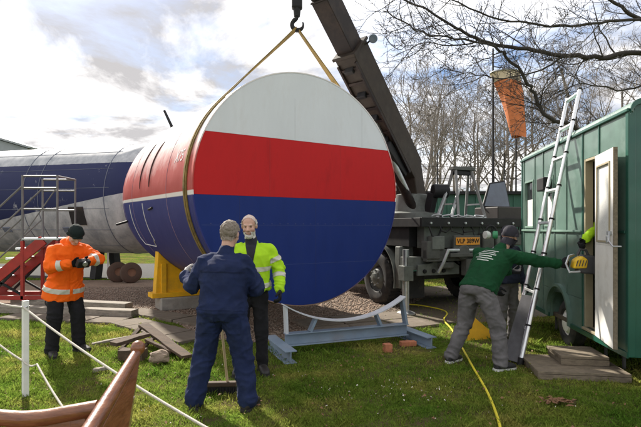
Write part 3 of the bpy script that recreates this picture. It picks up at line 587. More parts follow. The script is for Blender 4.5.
# local y must point right/in: rotating +90deg from x gives left/out, so inside is -y
CL, CWd, CB, CT = 3.69, 2.1, .33, 2.84
m_cg = mat('caravan_green', (.11, .185, .155), .34, 0, .22, 3, bump=.12, bscale=5, dirt=(.24, .32, .28), dirt_amt=.6, dscale=1.8, coat=.15)
m_cgd = mat('caravan_dark_green', (.012, .085, .06), .35, 0, .15, 3, coat=.2)
m_cgl = mat('caravan_pale_green', (.19, .3, .245), .4, 0, .15, 3, dirt=(.2, .3, .24), dirt_amt=.4, coat=.1)
m_cream = mat('cream_paint', (.34, .29, .19), .55, 0, .12, 5, dirt=(.35, .29, .2), dirt_amt=.4)
def C(name, a, b, m, bev=.004, par=None):
    o = MB().span(a, b).build(name, m, par or cv, bevel=bev); return o
OP0, OP1, OPB, OPT = .68, 1.07, .42, 2.42
EAVE = 2.76
def wallp(x0, x1, z0, z1, m=m_cg): C('wall_panel', (x0, -.05, z0), (x1, 0, z1), m, .003)
wins = [(2.12, 2.5, 1.62, 2.36), (3.02, 3.5, 1.6, 2.38)]
WA0, WA1, WAT = 1.5, 2.26, .74           # wheel arch
BELT = 1.56
g_ = .003
segs = [0, OP0, OP1, 1.62, 2.06, 2.56, 2.96, 3.56, CL]
for a, b in zip(segs[:-1], segs[1:]):
    a += g_/2; b -= g_/2
    if abs(a-OP0) < .01: wallp(a, b, CB, OPB); wallp(a, b, OPT, EAVE); continue
    win = next((w for w in wins if a < w[0] < b), None)
    lo = CB
    if a >= 1.6 and b < 2.1: lo = WAT
    if abs(a-2.06) < .01: wallp(a+.22, b, CB, WAT-g_); wallp(a, b, WAT, BELT-g_)
    elif abs(a-OP1) < .01: wallp(a, 1.49, CB, WAT-g_); wallp(a, b, WAT, BELT-g_)
    else: wallp(a, b, lo, BELT-g_)
    if win:
        wallp(a, win[0], BELT, EAVE); wallp(win[1], b, BELT, EAVE); wallp(win[0]+.001, win[1]-.001, BELT, win[2]); wallp(win[0]+.001, win[1]-.001, win[3], EAVE)
    else: wallp(a, b, BELT, EAVE)
for x_ in (1.62, 2.06, 2.56, 2.96, 3.56): C('cover_strip', (x_-.012, .001, WAT if x_ < 2.3 and x_ > 1.5 else CB), (x_+.012, .012, EAVE), m_cg, .003)
for x_ in (OP0-.03, OP1+.03): C('cover_strip', (x_-.012, .001, CB), (x_+.012, .012, EAVE), m_cgd, .003)
C('belt_moulding', (OP1+.05, .0125, BELT-.015), (CL-.06, .03, BELT+.015), m_cgl, .006); C('belt_moulding', (.05, .001, BELT-.015), (OP0-.045, .02, BELT+.015), m_cgd, .006)
C('bottom_rail', (0, .001, CB-.01), (1.49, .02, CB+.05), m_cgd); C('bottom_rail', (2.27, .001, CB-.01), (CL, .02, CB+.05), m_cgd)
C('corner_trim', (-.012, -.06, CB), (.05, .013, EAVE), m_cgd, .01); C('corner_trim', (CL-.05, -.06, CB), (CL+.012, .013, EAVE), m_cgd, .01)
# roof: rounded eaves then shallow arch, in pieces
rp = [(.004, EAVE), (-.002, EAVE+.03), (-.02, EAVE+.06), (-.06, EAVE+.088), (-.15, EAVE+.115), (-.55, EAVE+.17), (-1.05, EAVE+.19)]
rp = rp+[(-CWd-p[0], p[1]) for p in rp[-2::-1]]
def roofpiece(x0, x1, m):
    vs = []
    for x in (x0, x1):
        for k in (0, .03): vs += [(x, p[0]-(k if p[0] > -1.05 else -k), p[1]-k) for p in rp]
    n = len(rp); fs = []
    for i in range(n-1): fs += [(i, i+1, 2*n+i+1, 2*n+i), (n+i, n+i+1, 3*n+i+1, 3*n+i), (i, i+1, n+i+1, n+i), (2*n+i, 2*n+i+1, 3*n+i+1, 3*n+i)]
    fs += [(0, n, 3*n, 2*n), (n-1, 2*n-1, 4*n-1, 3*n-1)]
    return MB().add(vs, fs).build('roof_panel', m, cv, smooth=True)
xs = [-.03, .66, 1.4, 2.15, 2.9, CL+.03]
for a, b in zip(xs[:-1], xs[1:]): roofpiece(a+.002, b-.002, m_cgl if a > .1 else m_cg)
C('gutter', (-.02, .001, EAVE-.02), (CL+.02, .03, EAVE+.012), m_cgd, .005)
for x_ in (-.045, CL+.031):               # end edging
    vs = [(x, p[0], p[1]+.004) for x in (x_, x_+.016) for p in rp]+[(x, p[0]*1.0+(.0), p[1]-.05) for x in (x_, x_+.016) for p in rp]; n = len(rp); fs = []
    for i in range(n-1): fs += [(i, i+1, n+i+1, n+i), (2*n+i, 2*n+i+1, 3*n+i+1, 3*n+i), (i, i+1, 2*n+i+1, 2*n+i), (n+i, n+i+1, 3*n+i+1, 3*n+i)]
    MB().add(vs, fs).build('roof_edging', m_cgd, cv)
# end walls, far side, floor
gable = [(-.0505, CB), (-CWd+.0505, CB)]+[(max(-CWd+.05, min(-.05, p[0])), p[1]-.034) for p in rp[::-1]]
for x_, m_ in ((.02, m_cgd), (CL-.02, m_cg)): MB().prism(gable, (x_, 0, 0), (0, 1, 0), (0, 0, 1), .04).build('end_wall', m_, cv)
C('far_wall', (0, -CWd, CB), (CL, -CWd+.05, EAVE), m_cg); C('floor', (.045, -CWd+.052, CB), (CL-.045, -.052, CB+.06), mat('lino', (.1, .08, .06), .7))
C('inner_lining', (.045, -CWd+.053, CB+.06), (CL-.045, -CWd+.065, EAVE), m_cream)
C('end_window', (-.012, -1.6, 1.5), (-.001, -.6, 2.2), m_glass); 
# door frame, door folded back on its hinges
for x_ in (OP0, OP1-.035): C('door_jamb', (x_+.001, -.09, OPB), (x_+.034, -.002, OPT), m_cream, .003)
C('door_head', (OP0+.036, -.09, OPT-.03), (OP1-.037, -.002, OPT-.001), m_cream, .003); C('threshold', (OP0, -.1, OPB-.03), (OP1, .03, OPB), m_cream, .006)
dth = R(8)
door = bpy.data.objects.new('door', None)
dm = MB(); DW, D0, D1 = .635, .40, 2.40
for a, b in (((0, 0, D0), (DW, .035, 1.42)), ((0, 0, 1.44), (.11, .035, D1)), ((DW-.11, 0, 1.44), (DW, .035, D1)), ((.11, 0, D1-.13), (DW-.11, .035, D1)), ((0, 0, 1.421), (DW, .035, 1.4395))): dm.span(a, b)
m_door = mat('door_white', (.74, .73, .70), .5, 0, .07, 4, dirt=(.42, .37, .3), dirt_amt=.5, dscale=3)
door = dm.build('door', m_door, cv, bevel=.002)
door.location = (OP0-.02, .045, 0); door.rotation_euler.z = math.pi-dth
def D(name, a, b, m, bev=.003): return MB().span(a, b).build(name, m, door, bevel=bev)
D('window_pane', (.11, .012, 1.44), (DW-.11, .018, D1-.13), mat('frosted_glass', (.66, .67, .65), .4, 0, .12, 60, bump=.3, bscale=90))
for a, b in (((.085, -.012, 1.45), (.105, -.001, D1-.12)), ((DW-.105, -.012, 1.45), (DW-.085, -.001, D1-.12)), ((.106, -.012, D1-.14), (DW-.106, -.001, D1-.12)), ((.106, -.012, 1.45), (DW-.106, -.001, 1.47))): D('glazing_bead', a, b, m_cream, .002)
D('edge_board', (DW+.001, -.002, D0), (DW+.02, .037, D1), m_woodstep)
D('latch_plate', (DW-.16, -.016, 1.53), (DW-.04, -.001, 1.57), m_galv); D('padlock', (DW-.13, -.03, 1.45), (DW-.08, -.017, 1.52), m_galv, .006)
MB().tube([(DW-.05, -.02, 1.56), (DW+.05, -.05, 1.47), (DW+.1, -.03, 1.42), (DW+.12, .04, 1.42)], .008, 6).build('stay_hook', m_galv, door, smooth=True)
# rotate so that the inner face looks outwards
# windows
for (x0, x1, z0, z1) in wins:
    w = MB().span((x0+.03, -.035, z0+.03), (x1-.03, -.028, z1-.03)).build('window', m_glass, cv)
    C('blind', (x0+.031, -.027, z0+.031), (x1-.031, -.023, z0+(z1-z0)*.6), mat('blind_pale', (.6, .62, .6), .7), 0, w)
    for a, b in (((x0, -.05, z0), (x0+.03, .014, z1)), ((x1-.03, -.05, z0), (x1, .014, z1)), ((x0+.03, -.05, z1-.03), (x1-.03, .014, z1)), ((x0+.03, -.05, z0), (x1-.03, .014, z0+.03))): C('frame', a, b, m_cgl, .004, w)
C('vent_box', (2.16, .001, 2.14), (2.46, .13, 2.33), m_black, .015)
# wheel, arch, drawbar leg
ap = arc((1.88, .4), .40, R(-8), R(188), 20); ap2 = arc((1.88, .4), .44, R(-8), R(188), 20)
vs = [(p[0], y, p[1]) for q in (ap, ap2) for p in q for y in (-.25, .05)]; n = len(ap); fs = []
for q in (0, 2*n): fs += [(q+2*i, q+2*i+1, q+2*i+3, q+2*i+2) for i in range(n-1)]
fs += [(2*i+1, 2*i+3, 2*n+2*i+3, 2*n+2*i+1) for i in range(n-1)]
MB().add(vs, fs).build('wheel_arch', m_cg, cv, smooth=True)
fp = [(1.5, WAT-.002), (1.5, CB)]+[(p[0], p[1]) for p in arc((1.88, .4), .38, R(188), R(-8), 16)]+[(2.26, CB), (2.26, WAT-.002)]
MB().prism(fp, (0, -.02, 0), (1, 0, 0), (0, 0, 1), .03).build('arch_panel', m_cg, cv)
wc = cv0+Matrix.Rotation(cth, 3, 'Z') @ Vector((1.88, -.1, .31)); wax = Matrix.Rotation(cth, 3, 'Z') @ Vector((0, 1, 0))
MB().lathe([(.17, .0), (.19, .03), (.27, .03), (.31, 0), (.31, -.13), (.27, -.16), (.17, -.16)], wc, wax, n=36).build('tyre', m_rubber, cv, smooth=True, W=True)
MB().lathe([(.175, .0), (.15, -.01), (.12, .03), (.05, .045), (0, .05)], wc, wax, n=30).build('hub_cap', m_white, cv, smooth=True, W=True)
for x_ in (.75, 1.2, 2.9): MB().tube([(x_, -.3, CB), (x_, -.3, .01)], .02, 8).build('corner_steady', m_chassis, cv, smooth=True)
C('chassis_beam', (.0, -.4, CB-.1), (CL, -.3, CB-.002), m_black)
# ------------------------------------------------------------------ people
def v3(*a): return np.array(a, float)
def unit(a): return a/(np.linalg.norm(a)+1e-9)
class Acc:
    def __init__(s): s.v = []; s.f = []; s.n = 0
    def add(s, V, F): s.v.append(np.asarray(V, float)); s.f += [tuple(i+s.n for i in f) for f in F]; s.n += len(V)
    def rings(s, R_):                     # list of rings (k,3) closed with fans
        k = len(R_[0]); V = np.concatenate(R_); n = len(R_)
        F = [(i*k+j, i*k+(j+1) % k, (i+1)*k+(j+1) % k, (i+1)*k+j) for i in range(n-1) for j in range(k)]
        F += [tuple(range(k-1, -1, -1)), tuple((n-1)*k+j for j in range(k))]; s.add(V, F)
    def cap(s, p0, r0, p1, r1, n=14, flat=1.0, ref=None):
        p0 = np.asarray(p0, float); p1 = np.asarray(p1, float); d = p1-p0; L = np.linalg.norm(d); d = unit(d)
        ref = v3(0, 0, 1) if ref is None else np.asarray(ref, float)
        if abs(d @ unit(ref)) > .95: ref = v3(0, 1, 0) if abs(d[1]) < .9 else v3(1, 0, 0)
        a = unit(np.cross(d, ref)); b = np.cross(d, a); th = np.arange(n)*2*np.pi/n; circ = np.cos(th)[:, None]*a+np.sin(th)[:, None]*b*flat
        Rg = []
        for t in (-.97, -.75, -.4, 0): Rg.append(p0+d*(t*r0)+circ*r0*math.sqrt(1-t*t))
        for t in (0, .4, .75, .97): Rg.append(p1+d*(t*r1)+circ*r1*math.sqrt(1-t*t))
        s.rings(Rg)
    def ell(s, c, r, M3=np.eye(3), n=16):
        Rg = []; th = np.arange(n)*2*np.pi/n
        for t in np.linspace(-.985, .985, 9):
            q = math.sqrt(1-t*t); loc = np.stack([np.cos(th)*q*r[0], np.sin(th)*q*r[1], np.full(n, t*r[2])], -1); Rg.append(np.asarray(c, float)+loc @ M3.T)
        s.rings(Rg)
    def loft(s, rings, n=22):             # (center, side vec, front vec)
        th = np.arange(n)*2*np.pi/n; Rg = []
        for c, a, b in rings:
            cs, sn = np.cos(th), np.sin(th); e = .85
            Rg.append(c+(np.sign(cs)*abs(cs)**e)[:, None]*a+(np.sign(sn)*abs(sn)**e)[:, None]*b)
        s.rings(Rg)
    def remesh(s, vox, it=4):
        me = bpy.data.meshes.new('t'); me.from_pydata(np.concatenate(s.v).tolist(), [], s.f); me.update()
        bm = bmesh.new(); bm.from_mesh(me); bmesh.ops.recalc_face_normals(bm, faces=bm.faces); bm.to_mesh(me); bm.free()
        o = bpy.data.objects.new('t', me); col.objects.link(o)
        m = o.modifiers.new('r', 'REMESH'); m.mode = 'VOXEL'; m.voxel_size = vox
        if it: q = o.modifiers.new('s', 'SMOOTH'); q.factor = .5; q.iterations = it
        dg = bpy.context.evaluated_depsgraph_get(); r = bpy.data.meshes.new_from_object(o.evaluated_get(dg))
        V = np.zeros(len(r.vertices)*3); r.vertices.foreach_get('co', V); F = np.zeros(len(r.polygons)*4, int); r.polygons.foreach_get('vertices', F)
        bpy.data.objects.remove(o); bpy.data.meshes.remove(me); bpy.data.meshes.remove(r)
        return V.reshape(-1, 3), F.reshape(-1, 4)
def vnorm(V, F):
    n = np.cross(V[F[:, 2]]-V[F[:, 0]], V[F[:, 3]]-V[F[:, 1]]); N_ = np.zeros_like(V)
    for k in range(4): np.add.at(N_, F[:, k], n)
    return N_/(np.linalg.norm(N_, axis=1, keepdims=True)+1e-12)
def mobj(name, V, F, m, parent):
    me = setgeo(bpy.data.meshes.new(name), V, F); me.polygons.foreach_set('use_smooth', [True]*len(me.polygons)); o = mesh_obj(name, me, m, parent); return o
def submesh(V, F, fm):
    F = F[fm]; u, inv = np.unique(F, return_inverse=True); return V[u], inv.reshape(F.shape), u
def folds(V, Nn, amp, seed, freq=(7, 7, 15), joints=None):
    out = np.empty(len(V)); f = freq; wt_ = np.ones(len(V))
    if joints is not None:                # cloth creases gather at the joints and hang smoother between them
        wt_ = .38+1.0*np.max([np.exp(-(np.linalg.norm(V-np.asarray(j), axis=1)/.13)**2) for j in joints], 0)
    for i, p in enumerate(V):
        q = Vector((p[0]*f[0]+seed, p[1]*f[1], p[2]*f[2])); w = mnoise.noise(q*.6+Vector((5, 1, 2)))
        a = mnoise.noise(q+Vector((w, w, w*1.5))*.9); b = mnoise.noise(q*2.1+Vector((3, seed, 1)))
        out[i] = (1-abs(a))**3-.45+.35*((1-abs(b))**3-.4)
    return V+Nn*(out*amp*wt_)[:, None]
def segdist(V, a, b):
    d = b-a; t = np.clip(((V-a) @ d)/(d @ d), 0, 1); return np.linalg.norm(V-(a+t[:, None]*d), axis=1), ((V-a) @ d)/np.linalg.norm(d)
def hand(acc, w, d, n, side, curl=.5, k=1.0, spread=.12):
    """palm and five fingers; d along the hand, n out of the palm, side = unit vector to the thumb"""
    d = unit(d); side = unit(side-d*(side @ d)); n = unit(np.cross(d, side))*np.sign(np.cross(d, side) @ n)
    acc.cap(w-d*.02, .028, w+d*.02, .03*k, flat=.75, ref=n)
    for i, (off, L, r) in enumerate(((.030, .072, .0095), (.010, .080, .010), (-.010, .074, .0095), (-.029, .058, .0085))):
        base = w+d*.085*k+side*off*k; acc.cap(w+d*.015+side*off*.8, .016*k, base, .014*k, n=10)
        a = curl; p = base; dr = unit(d+side*off*spread*8)
        for f, seg in enumerate((.45, .32, .23)):
            dd = unit(dr*math.cos(a)+n*math.sin(a)); q = p+dd*L*seg*k; acc.cap(p, r*k*(1-.06*f), q, r*k*(.95-.08*f), n=9); p = q; a += curl*.9
    p = w+d*.022+side*.026*k; dd = unit(d*.6+side*.7+n*.25)
    for L, r in ((.042, .013), (.034, .0115), (.026, .0095)):
        q = p+dd*L*k; acc.cap(p, r*k, q, r*k*.92, n=9); p = q; dd = unit(dd+d*.35+n*curl*.5-side*.1)
SKIN = mat('skin', (.55, .33, .25), .55, 0, .1, 14, dirt=(.5, .25, .19), dirt_amt=.4, dscale=12)
def fabric(name, c, var=.14, rough=.9, dirt=None): return mat(name, c, rough, 0, var, 7, bump=.25, bscale=260, dirt=dirt, dirt_amt=.4, dscale=4, spec=.25)
m_refl = mat('reflective_tape', (.55, .54, .47), .4, 0, .1, 20)
m_bootb = mat('boot_black', (.018, .016, .016), .55, 0, .3, 9, dirt=(.07, .055, .04), dirt_amt=.5)
m_sole = mat('boot_sole', (.03, .028, .026), .8, 0, .2, 9)
m_glove = fabric('glove_black', (.016, .017, .02))

def person(label, loc, rz, J, S, group=None):
    root = thing('person', label, 'person', loc, rz, group)
    g = lambda k: v3(*J[k])
    pel, chest, nb, hd = g('pelvis'), g('chest'), g('neck'), g('head')
    hf = unit(g('hfwd')); up0 = unit(hd-nb+v3(0, 0, .25)); hr = unit(np.cross(hf, up0)); hu = np.cross(hr, hf); HM = np.stack([hr, hf, hu], 1)
    hl = lambda x, y, z: hd+HM @ v3(x, y, z)
    W_ = S.get('w', 1.0)
    shR, shL = g('shR'), g('shL'); lat = unit(shR-shL); hipR, hipL = g('hipR'), g('hipL'); lath = unit(hipR-hipL)
    spine = unit(chest-pel)
    def ring(t, hw, hdp, infl=0, along=None):
        c = pel+(chest-pel)*t if t <= 1 else chest+(nb-chest)*(t-1); l = unit(lath*(1-min(t, 1))+lat*min(t, 1)); fr = unit(np.cross(v3(0, 0, 1), l)); fr = unit(fr-spine*(fr @ spine)*.8)
        return (c, l*(hw*W_+infl), fr*(hdp*W_+infl))
    tors = [(-.12, .125, .09), (.0, .165, .115), (.25, .165, .12), (.5, .165, .122), (.75, .18, .125), (1.0, .185, .115), (1.35, .15, .09), (1.75, .075, .065)]
    # body
    A = Acc()
    A.loft([ring(t, a-.03, b-.025) for t, a, b in tors])
    A.ell(hl(0, -.012, .03), (.076, .096, .088), HM); A.ell(hl(0, .028, -.035), (.061, .064, .086), HM); A.ell(hl(0, .058, -.098), (.037, .034, .03), HM)
    A.cap(hl(0, .088, .008), .010, hl(0, .111, -.030), .0155); A.cap(hl(-.036, .082, .02), .011, hl(.036, .082, .02), .011)
    for s_ in (-1, 1):
        A.ell(hl(s_*.037, .06, -.03), (.026, .026, .024), HM); A.ell(hl(s_*.077, -.012, -.008), (.012, .024, .034), HM); A.cap(hl(s_*.012, .1, -.036), .009, hl(s_*.012, .096, -.036), .009)
    A.cap(hl(-.02, .088, -.066), .008, hl(.02, .088, -.066), .008)
    A.cap(hl(0, -.025, -.05), .056, nb-v3(0, 0, .04), .06)
    arms = {}
    for s_, q in ((1, 'R'), (-1, 'L')):
        sh, el, wr = g('sh'+q), g('el'+q), g('wr'+q); A.cap(sh-v3(0, 0, .04), .04, el, .036); A.cap(el, .036, wr, .027)
        hdir = unit(np.asarray(J.get('hd'+q, wr-el), float)); pn = np.asarray(J.get('pn'+q, (-s_, 0, 0)), float); ts = np.asarray(J.get('th'+q, (0, 1, 0.2)), float)
        hand(A, wr, hdir, pn, ts, J.get('curl', .5), J.get('hk', 1.05)); arms[q] = (sh, el, wr, hdir)
        hp, kn, an = g('hip'+q), g('kn'+q), g('an'+q); A.cap(hp, .08, kn, .052); A.cap(kn, .055, an, .038)
        fd = unit(np.asarray(J.get('ft'+q, (s_*.25, 1, 0)), float)); A.cap(an+fd*-.02-v3(0, 0, .02), .04, an+fd*.13-v3(0, 0, .04), .03)
    V, F = A.remesh(.0068, 3); Nn = vnorm(V, F)
    body = mobj('body', V, F, SKIN, root)
    HL = (V-hd) @ HM                       # head-local coordinates
    near = np.linalg.norm(V-hd, axis=1) < .19
    def patch(name, vm, off, m, clampf=None, rough=0):
        fm = vm[F].all(1) if clampf is None else vm[F].any(1); v, f, u = submesh(V, F, fm)
        o_ = np.full(len(v), off)
        if rough: o_ = o_*(1+rough*np.array([mnoise.noise(Vector(p)*55) for p in v]))
        v = v+Nn[u]*o_[:, None]
        if clampf: v = clampf(v)
        return mobj(name, v, f, m, root)
    if S.get('hair'):
        m = (HL[:, 2] > .0-.9*np.clip(.02-HL[:, 1], 0, .08)) & (HL[:, 1] < .055+.35*(HL[:, 2]-.1)) & near & (abs(HL[:, 0]) < .08) & ((HL[:, 2] > .055) | (HL[:, 1] < .0) | (abs(HL[:, 0]) > .062))
        if S.get('bald'): m &= (HL[:, 2] < .055)
        if m.any(): patch('hair', m & (HL[:, 2] > -.085), .003 if S.get('thin') else .012, S['hair'], rough=.7)
    if S.get('hair2'):
        m = near & (HL[:, 2] < .06) & (HL[:, 2] > -.05) & (HL[:, 1] < .03) & (abs(HL[:, 0]) < .088) & ((HL[:, 1] < -.03) | (HL[:, 2] > .015)); patch('side_hair', m, .011, S['hair2'], rough=.6)
    if S.get('beard'):
        m = near & (HL[:, 1] > .0) & (HL[:, 2] < -.045) & (HL[:, 2] > -.15) & ~((abs(HL[:, 0]) < .022) & (HL[:, 2] > -.074) & (HL[:, 2] < -.058)); patch('beard', m, .009, S['beard'], rough=.6)
    if S.get('snood'):
        patch('snood', near & (HL[:, 2] < -.03+.1*HL[:, 1]) & (HL[:, 2] > -.13), .010, S['snood'])
    if S.get('hat'):
        def plane(h): return h[:, 2]-(-.004+.28*h[:, 1])
        m = near & (plane(HL) > 0)
        def cl(v):
            h = (v-hd) @ HM; h[:, 2] = np.maximum(h[:, 2], -.004+.28*h[:, 1]); return hd+h @ HM.T
        patch('beanie', m, .012, S['hat'], cl, rough=.15)
        m2 = near & (plane(HL) > 0) & (plane(HL) < .045)
        def cl2(v):
            h = (v-hd) @ HM; h[:, 2] = np.clip(h[:, 2], -.004+.28*h[:, 1], .046+.28*h[:, 1]); return hd+h @ HM.T
        patch('beanie_cuff', m2, .018, S['hat'], cl2)
    m_eye = mat('eye_dark', (.03, .02, .018), .3); m_brow = S.get('hair') or mat('brow_grey', (.2, .17, .15), .9)
    for s_ in (-1, 1):
        q = MB(); c_ = hl(s_*.031, .076, .0)
        q.lathe([(.0005, -.009), (.006, -.006), (.0085, 0), (.006, .006), (.0005, .009)], c_, hf, n=12).build('eye', m_eye, root, smooth=True)
        MB().tube([hl(s_*.014, .094, .02), hl(s_*.034, .092, .026), hl(s_*.05, .08, .02)], [.004, .0055, .003], 6).build('eyebrow', m_brow, root, smooth=True)
    if 'glove' in S:
        for q in 'RL':
            sh, el, wr, hdir = arms[q]; t = (V-wr) @ hdir; m = (t > -.035) & (np.linalg.norm(V-wr-hdir*.07, axis=1) < .16); d1, _ = segdist(V, wr-hdir*.02, wr+hdir*.2); m &= d1 < .13
            if m.any(): patch('glove', m, .004, S['glove'])
    # trousers
    seed = S.get('seed', 0.)
    T = Acc(); ti = S.get('tinf', .02); lz = S.get('crotch', -.10)
    T.loft([ring(-.22, .10, .085, ti), ring(-.1, .155, .112, ti), ring(0, .17, .12, ti), ring(.12, .16, .114, ti*.4), ring(.4, .14, .10, 0)])
    for q in 'RL':
        hp, kn, an = g('hip'+q), g('kn'+q), g('an'+q); rr = S.get('leg', (.098, .076, .062))
        T.cap(hp, rr[0], kn, rr[1]); T.cap(kn, rr[1], an+(kn-an)*.12, rr[2]); T.cap(an+(kn-an)*.1, rr[2], an+v3(0, 0, .0), rr[2]*1.02, n=16)
        T.cap(hp*.6+pel*.4, .1, hp*.5+kn*.5, rr[0]*.85)
    TV, TF = T.remesh(.0105, 5); tn = vnorm(TV, TF); TV = folds(TV, tn, S.get('tamp', .014), seed+3, (6, 6, 9), [g('kn'+q) for q in 'RL']+[g('an'+q)+v3(0, 0, .06) for q in 'RL']+[pel-v3(0, .06, .12), g('hipR')-v3(0, 0, .1), g('hipL')-v3(0, 0, .1)])
    if not S.get('overall'): mobj('trousers', TV, TF, S['trousers'], root)
    # jacket
    K = Acc(); ji = S.get('jinf', .028); hem = S.get('hem', -.05)
    wd_ = .03 if hem < -.3 else 0
    rj = [ring(hem, .165+wd_, .118+wd_, ji+.012), ring(hem+.12, .168+wd_, .12+wd_, ji+.01)]+([ring(hem+.4, .168+wd_*.8, .12+wd_, ji+.006)] if wd_ else [])+[ring(t, a, b, ji) for t, a, b in tors if t > (hem+.2 if not wd_ else -.01)]
    K.loft(rj); rr = S.get('arm', (.075, .06, .048))
    for q in 'RL':
        sh, el, wr, hdir = arms[q]; K.cap(sh-v3(0, 0, .03), rr[0]*.92, el, rr[1]); K.cap(el, rr[1], wr-unit(wr-el)*.03, rr[2]); K.cap(sh*.6+nb*.4-v3(0, 0, .035), rr[0]*.85, sh-v3(0, 0, .035), rr[0]*.9)
    if S.get('collar', True): K.cap(nb-unit(hd-nb)*.02, .08, nb+unit(hd-nb)*.025, .068)
    if S.get('hood'): K.ell(nb-np.cross(v3(0, 0, 1), lat)*.09+v3(0, 0, .0), (.12, .07, .07), np.eye(3))
    if S.get('overall'): K.v += T.v; K.f += [tuple(i+K.n for i in f) for f in T.f]; K.n += T.n
    JV, JF = K.remesh(.0105, 5); jn = vnorm(JV, JF); JV0 = JV; JV = folds(JV, jn, S.get('jamp', .016), seed, (7, 7, 9), [arms[q][1] for q in 'RL']+[arms[q][0]*.8+arms[q][1]*.2-v3(0, 0, .08) for q in 'RL']+[arms[q][2] for q in 'RL']+[pel, pel+v3(.12, 0, 0), pel-v3(.12, 0, 0)]+([g('kn'+q) for q in 'RL']+[g('an'+q)+v3(0, 0, .07) for q in 'RL']+[pel-v3(0, .06, .16)] if S.get('overall') else []))
    mobj(S.get('jname', 'jacket'), JV, JF, S['jacket'], root)
    jn = vnorm(JV, JF)
    darm = np.full(len(JV), 9.)
    for q in 'RL':
        sh, el, wr, _ = arms[q]; darm = np.minimum(darm, np.minimum(segdist(JV, sh+(el-sh)*.3, el)[0], segdist(JV, el, wr)[0]))
    ontor = darm > .115
    def jpatch(name, vm, off, m, clampf=None):
        fm = vm[JF].any(1) if clampf else vm[JF].all(1)
        if not fm.any(): return
        v, f, u = submesh(JV, JF, fm); v = v+jn[u]*off
        if clampf: v = clampf(v)
        return mobj(name, v, f, m, root)
    for (za, zb) in S.get('bands', []):
        sv = lambda v: (v-pel) @ spine
        m = (sv(JV) > za) & (sv(JV) < zb) & (darm > .088)
        def cl(v, za=za, zb=zb):
            t = sv(v); return v+spine*(np.clip(t, za, zb)-t)[:, None]
        jpatch('reflective_band', m, .004, m_refl, cl)
    for q, which, t0, t1 in S.get('armbands', []):
        sh, el, wr, _ = arms[q]; a, b = (sh, el) if which == 'u' else (el, wr); ax = unit(b-a); d1, t = segdist(JV, a, b); m = (d1 < .1) & (t > t0) & (t < t1)
        def cl(v, a=a, ax=ax, t0=t0, t1=t1):
            t = (v-a) @ ax; return v+ax*(np.clip(t, t0, t1)-t)[:, None]
        jpatch('reflective_band', m, .004, m_refl, cl)
    fr = unit(np.cross(v3(0, 0, 1), lat))
    if S.get('front'):
        x = (JV-chest) @ lat; t = (JV-pel) @ spine; wf = lambda t: .022+.2*np.clip(t-.3, 0, .3)
        m = (abs(x) < wf(t)) & ((JV-pel) @ fr > .03) & (t > .08) & ontor
        def clf(v):
            t = (v-pel) @ spine; x = (v-chest) @ lat; return v+lat*(np.clip(x, -wf(t), wf(t))-x)[:, None]
        jpatch('shirt_front', m, .005, S['front'], clf)
    if S.get('print'):
        x = (JV-chest) @ lat; t = (JV-pel) @ spine; b = (JV-(pel+spine*t[:, None])) @ fr < -.02
        for k in range(6):
            z0 = .47-k*.032; w = (.12, .1, .13, .09, .12, .08)[k]
            m = b & (abs(x) < w) & (t > z0) & (t < z0+.014)
            def cl(v, z0=z0, w=w):
                t = (v-pel) @ spine; v = v+spine*(np.clip(t, z0, z0+.014)-t)[:, None]; x = (v-chest) @ lat; return v+lat*(np.clip(x, -w, w)-x)[:, None]
            jpatch('back_print', m, .003, S['print'], cl)
    for nm, x0, x1, t0, t1, sgn, mm in S.get('patches', []):      # pockets, yokes, zips sewn on the cloth
        x = (JV-chest) @ lat; t = (JV-pel) @ spine; ft_ = ((JV-(pel+spine*t[:, None])) @ fr)*sgn > .0; m = ft_ & (x > x0) & (x < x1) & (t > t0) & (t < t1) & (darm > .08)
        def clp(v, x0=x0, x1=x1, t0=t0, t1=t1):
            t = (v-pel) @ spine; v = v+spine*(np.clip(t, t0, t1)-t)[:, None]; x = (v-chest) @ lat; return v+lat*(np.clip(x, x0, x1)-x)[:, None]
        jpatch(nm, m, .005, mm or S['jacket'], clp)
    if S.get('belt'):
        t = (JV-pel) @ spine; za, zb = S['belt']; m = (t > za) & (t < zb) & (darm > .085)
        jpatch('waist_seam', m, .005, S['jacket'])
    # boots
    for q in 'RL':
        an = g('an'+q); fd = unit(np.asarray(J.get('ft'+q, ((1 if q == 'R' else -1)*.25, 1, 0)), float)); gz = an[2]-.085
        Bt = Acc(); z = v3(0, 0, 1); sd_ = np.cross(fd, z)
        base = v3(an[0], an[1], gz)
        Bt.cap(an+z*.03, .058, base+z*.06, .05); Bt.loft([(base+fd*-.075+z*.05, sd_*.035, z*.04), (base+fd*-.05+z*.055, sd_*.046, z*.05), (base+fd*.04+z*.052, sd_*.05, z*.05), (base+fd*.13+z*.042, sd_*.052, z*.038), (base+fd*.185+z*.034, sd_*.04, z*.026), (base+fd*.2+z*.03, sd_*.02, z*.014)])
        bv, bf = Bt.remesh(.009, 3); bo = mobj('boot', bv, bf, S.get('boots', m_bootb), root)
        so = [(base+fd*x, w) for x, w in ((-.085, .03), (-.06, .046), (.0, .043), (.06, .045), (.13, .052), (.18, .042), (.205, .02))]
        poly = [p+sd_*w for p, w in so]+[p-sd_*w for p, w in so[::-1]]; n = len(poly)
        MB().add([p+z*.0 for p in poly]+[p+z*.024 for p in poly], [tuple(range(n)), tuple(range(2*n-1, n-1, -1))]+[(i, (i+1) % n, n+(i+1) % n, n+i) for i in range(n)]).build('sole', S.get('sole', m_sole), bo)
    return root

